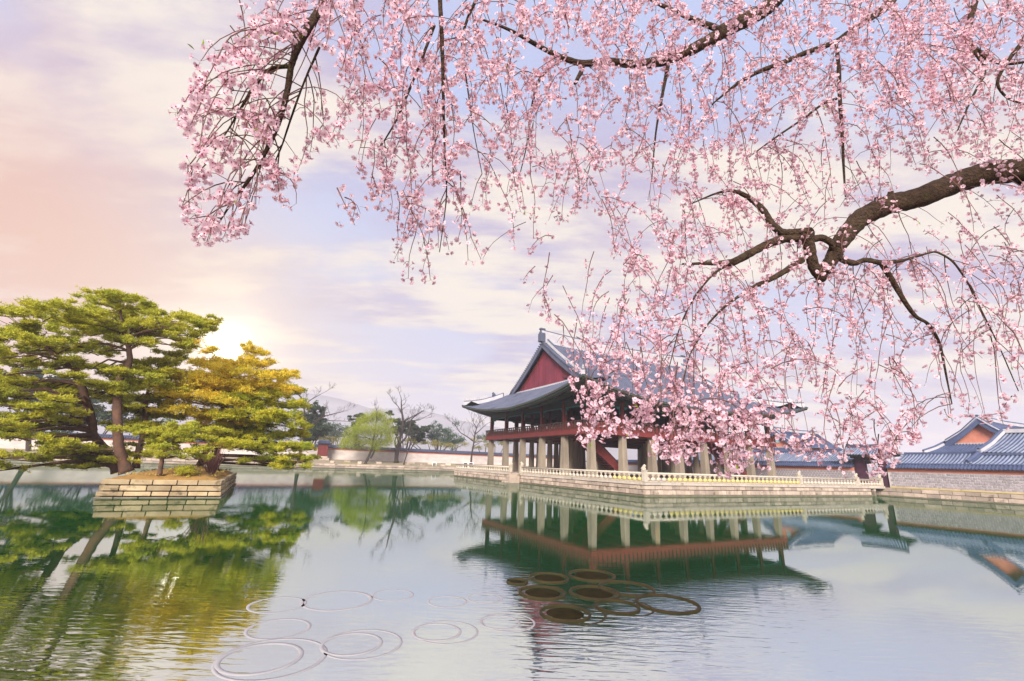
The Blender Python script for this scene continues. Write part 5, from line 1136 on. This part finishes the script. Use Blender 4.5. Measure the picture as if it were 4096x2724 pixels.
    side = rng.normal(size=(n, 3)); side[:, 2] -= .25; side /= np.linalg.norm(side, axis=1)[:, None]
    zdir = side*.9+rng.normal(scale=.5, size=(n, 3)); zdir[:, 2] -= .15; zdir /= np.linalg.norm(zdir, axis=1)[:, None]
    r = .0114*rng.uniform(.75, 1.2, n); ln = rng.uniform(.010, .024, n); cen = base+zdir*(r*1.9)[:, None]*.65+side*(ln*.55)[:, None]
    xd = np.cross(zdir, rng.normal(size=(n, 3))); xd /= np.linalg.norm(xd, axis=1)[:, None]; yd = np.cross(zdir, xd); cup = rng.uniform(.5, 2.3, n)
    # the 300 that show largest: nearest in view
    pj_ = proj(cen); inv = (pj_[:, 0] > 0) & (pj_[:, 0] < 4096) & (pj_[:, 1] > 0) & (pj_[:, 1] < 2724); dist = np.linalg.norm(cen-CAM, axis=1)-r*40; dist[~inv] = 99; order = np.argsort(dist); single = order[:300]; mask = np.ones(n, bool); mask[single] = False
    Vx = lambda i: (cen[i][:, None, :]+r[i][:, None, None]*(xd[i][:, None, :]*V0[None, :, 0:1]+yd[i][:, None, :]*V0[None, :, 1:2]+zdir[i][:, None, :]*(V0[None, :, 2:3]*np.where(V0[None, :, 2:3] > 0, cup[i][:, None, None], 1))))
    ii = np.where(mask)[0]; VV = Vx(ii).reshape(-1, 3); FF = (TR[None]+(np.arange(len(ii))*len(V0))[:, None, None]).reshape(-1, 3); MI = np.tile(TM, len(ii))
    me = numesh('blossoms', VV-org, FF, [PETAL, PCORE, CALYX], MI); inst('blossoms', me, t.o, kind='stuff')
    protos = []
    for c_ in (.7, 1.2, 1.9):
        Vp = V0.copy(); Vp[:, 2] *= np.where(Vp[:, 2] > 0, c_, 1); protos.append(numesh('blossom', Vp, TR, [PETAL, PCORE, CALYX], TM))
    for k, i in enumerate(single):
        o = bpy.data.objects.new('blossom', protos[k % 3]); COL.objects.link(o); o.parent = t.o
        Mx = Matrix([list(xd[i])+[0], list(yd[i])+[0], list(zdir[i])+[0], [0, 0, 0, 1]]).transposed(); o.matrix_basis = Matrix.Translation(tuple(cen[i]-org)) @ Mx @ Matrix.Scale(float(r[i]), 4)
    # young leaves
    lf = [(P(462, 112, 1.55), np.array([-.6, 0, .4])), (P(470, 100, 1.55), np.array([-.4, .2, .8])), (P(575, 92, 1.55), np.array([0, 0, 1.])), (P(597, 88, 1.55), np.array([.2, 0, .9])), (P(448, 115, 1.55), np.array([-.9, 0, .5]))]+nodes_leaf[:120]
    for k, (p, v) in enumerate(lf):
        m = M(); d = np.array(v)+rng.normal(scale=.35, size=3); d /= np.linalg.norm(d); s = np.cross(d, rng.normal(size=3)); s /= np.linalg.norm(s); nn = np.cross(d, s); L_ = random.uniform(.018, .034)*(1.4 if k < 5 else .8)
        vs = [];
        for q, w_ in ((0, .03), (.3, .16), (.6, .17), (1, .0)): c = np.array(p)+d*L_*q; vs += [c-s*L_*w_+nn*L_*w_*.4, c, c+s*L_*w_+nn*L_*w_*.4]
        m.add(vs, [(i*3+a, i*3+a+1, i*3+a+4, i*3+a+3) for i in range(3) for a in range(2)]); t.part('leaf', m, LEAF, True)
    print('blossoms', n, 'strands', strands, 'tries', tries)
cherry()
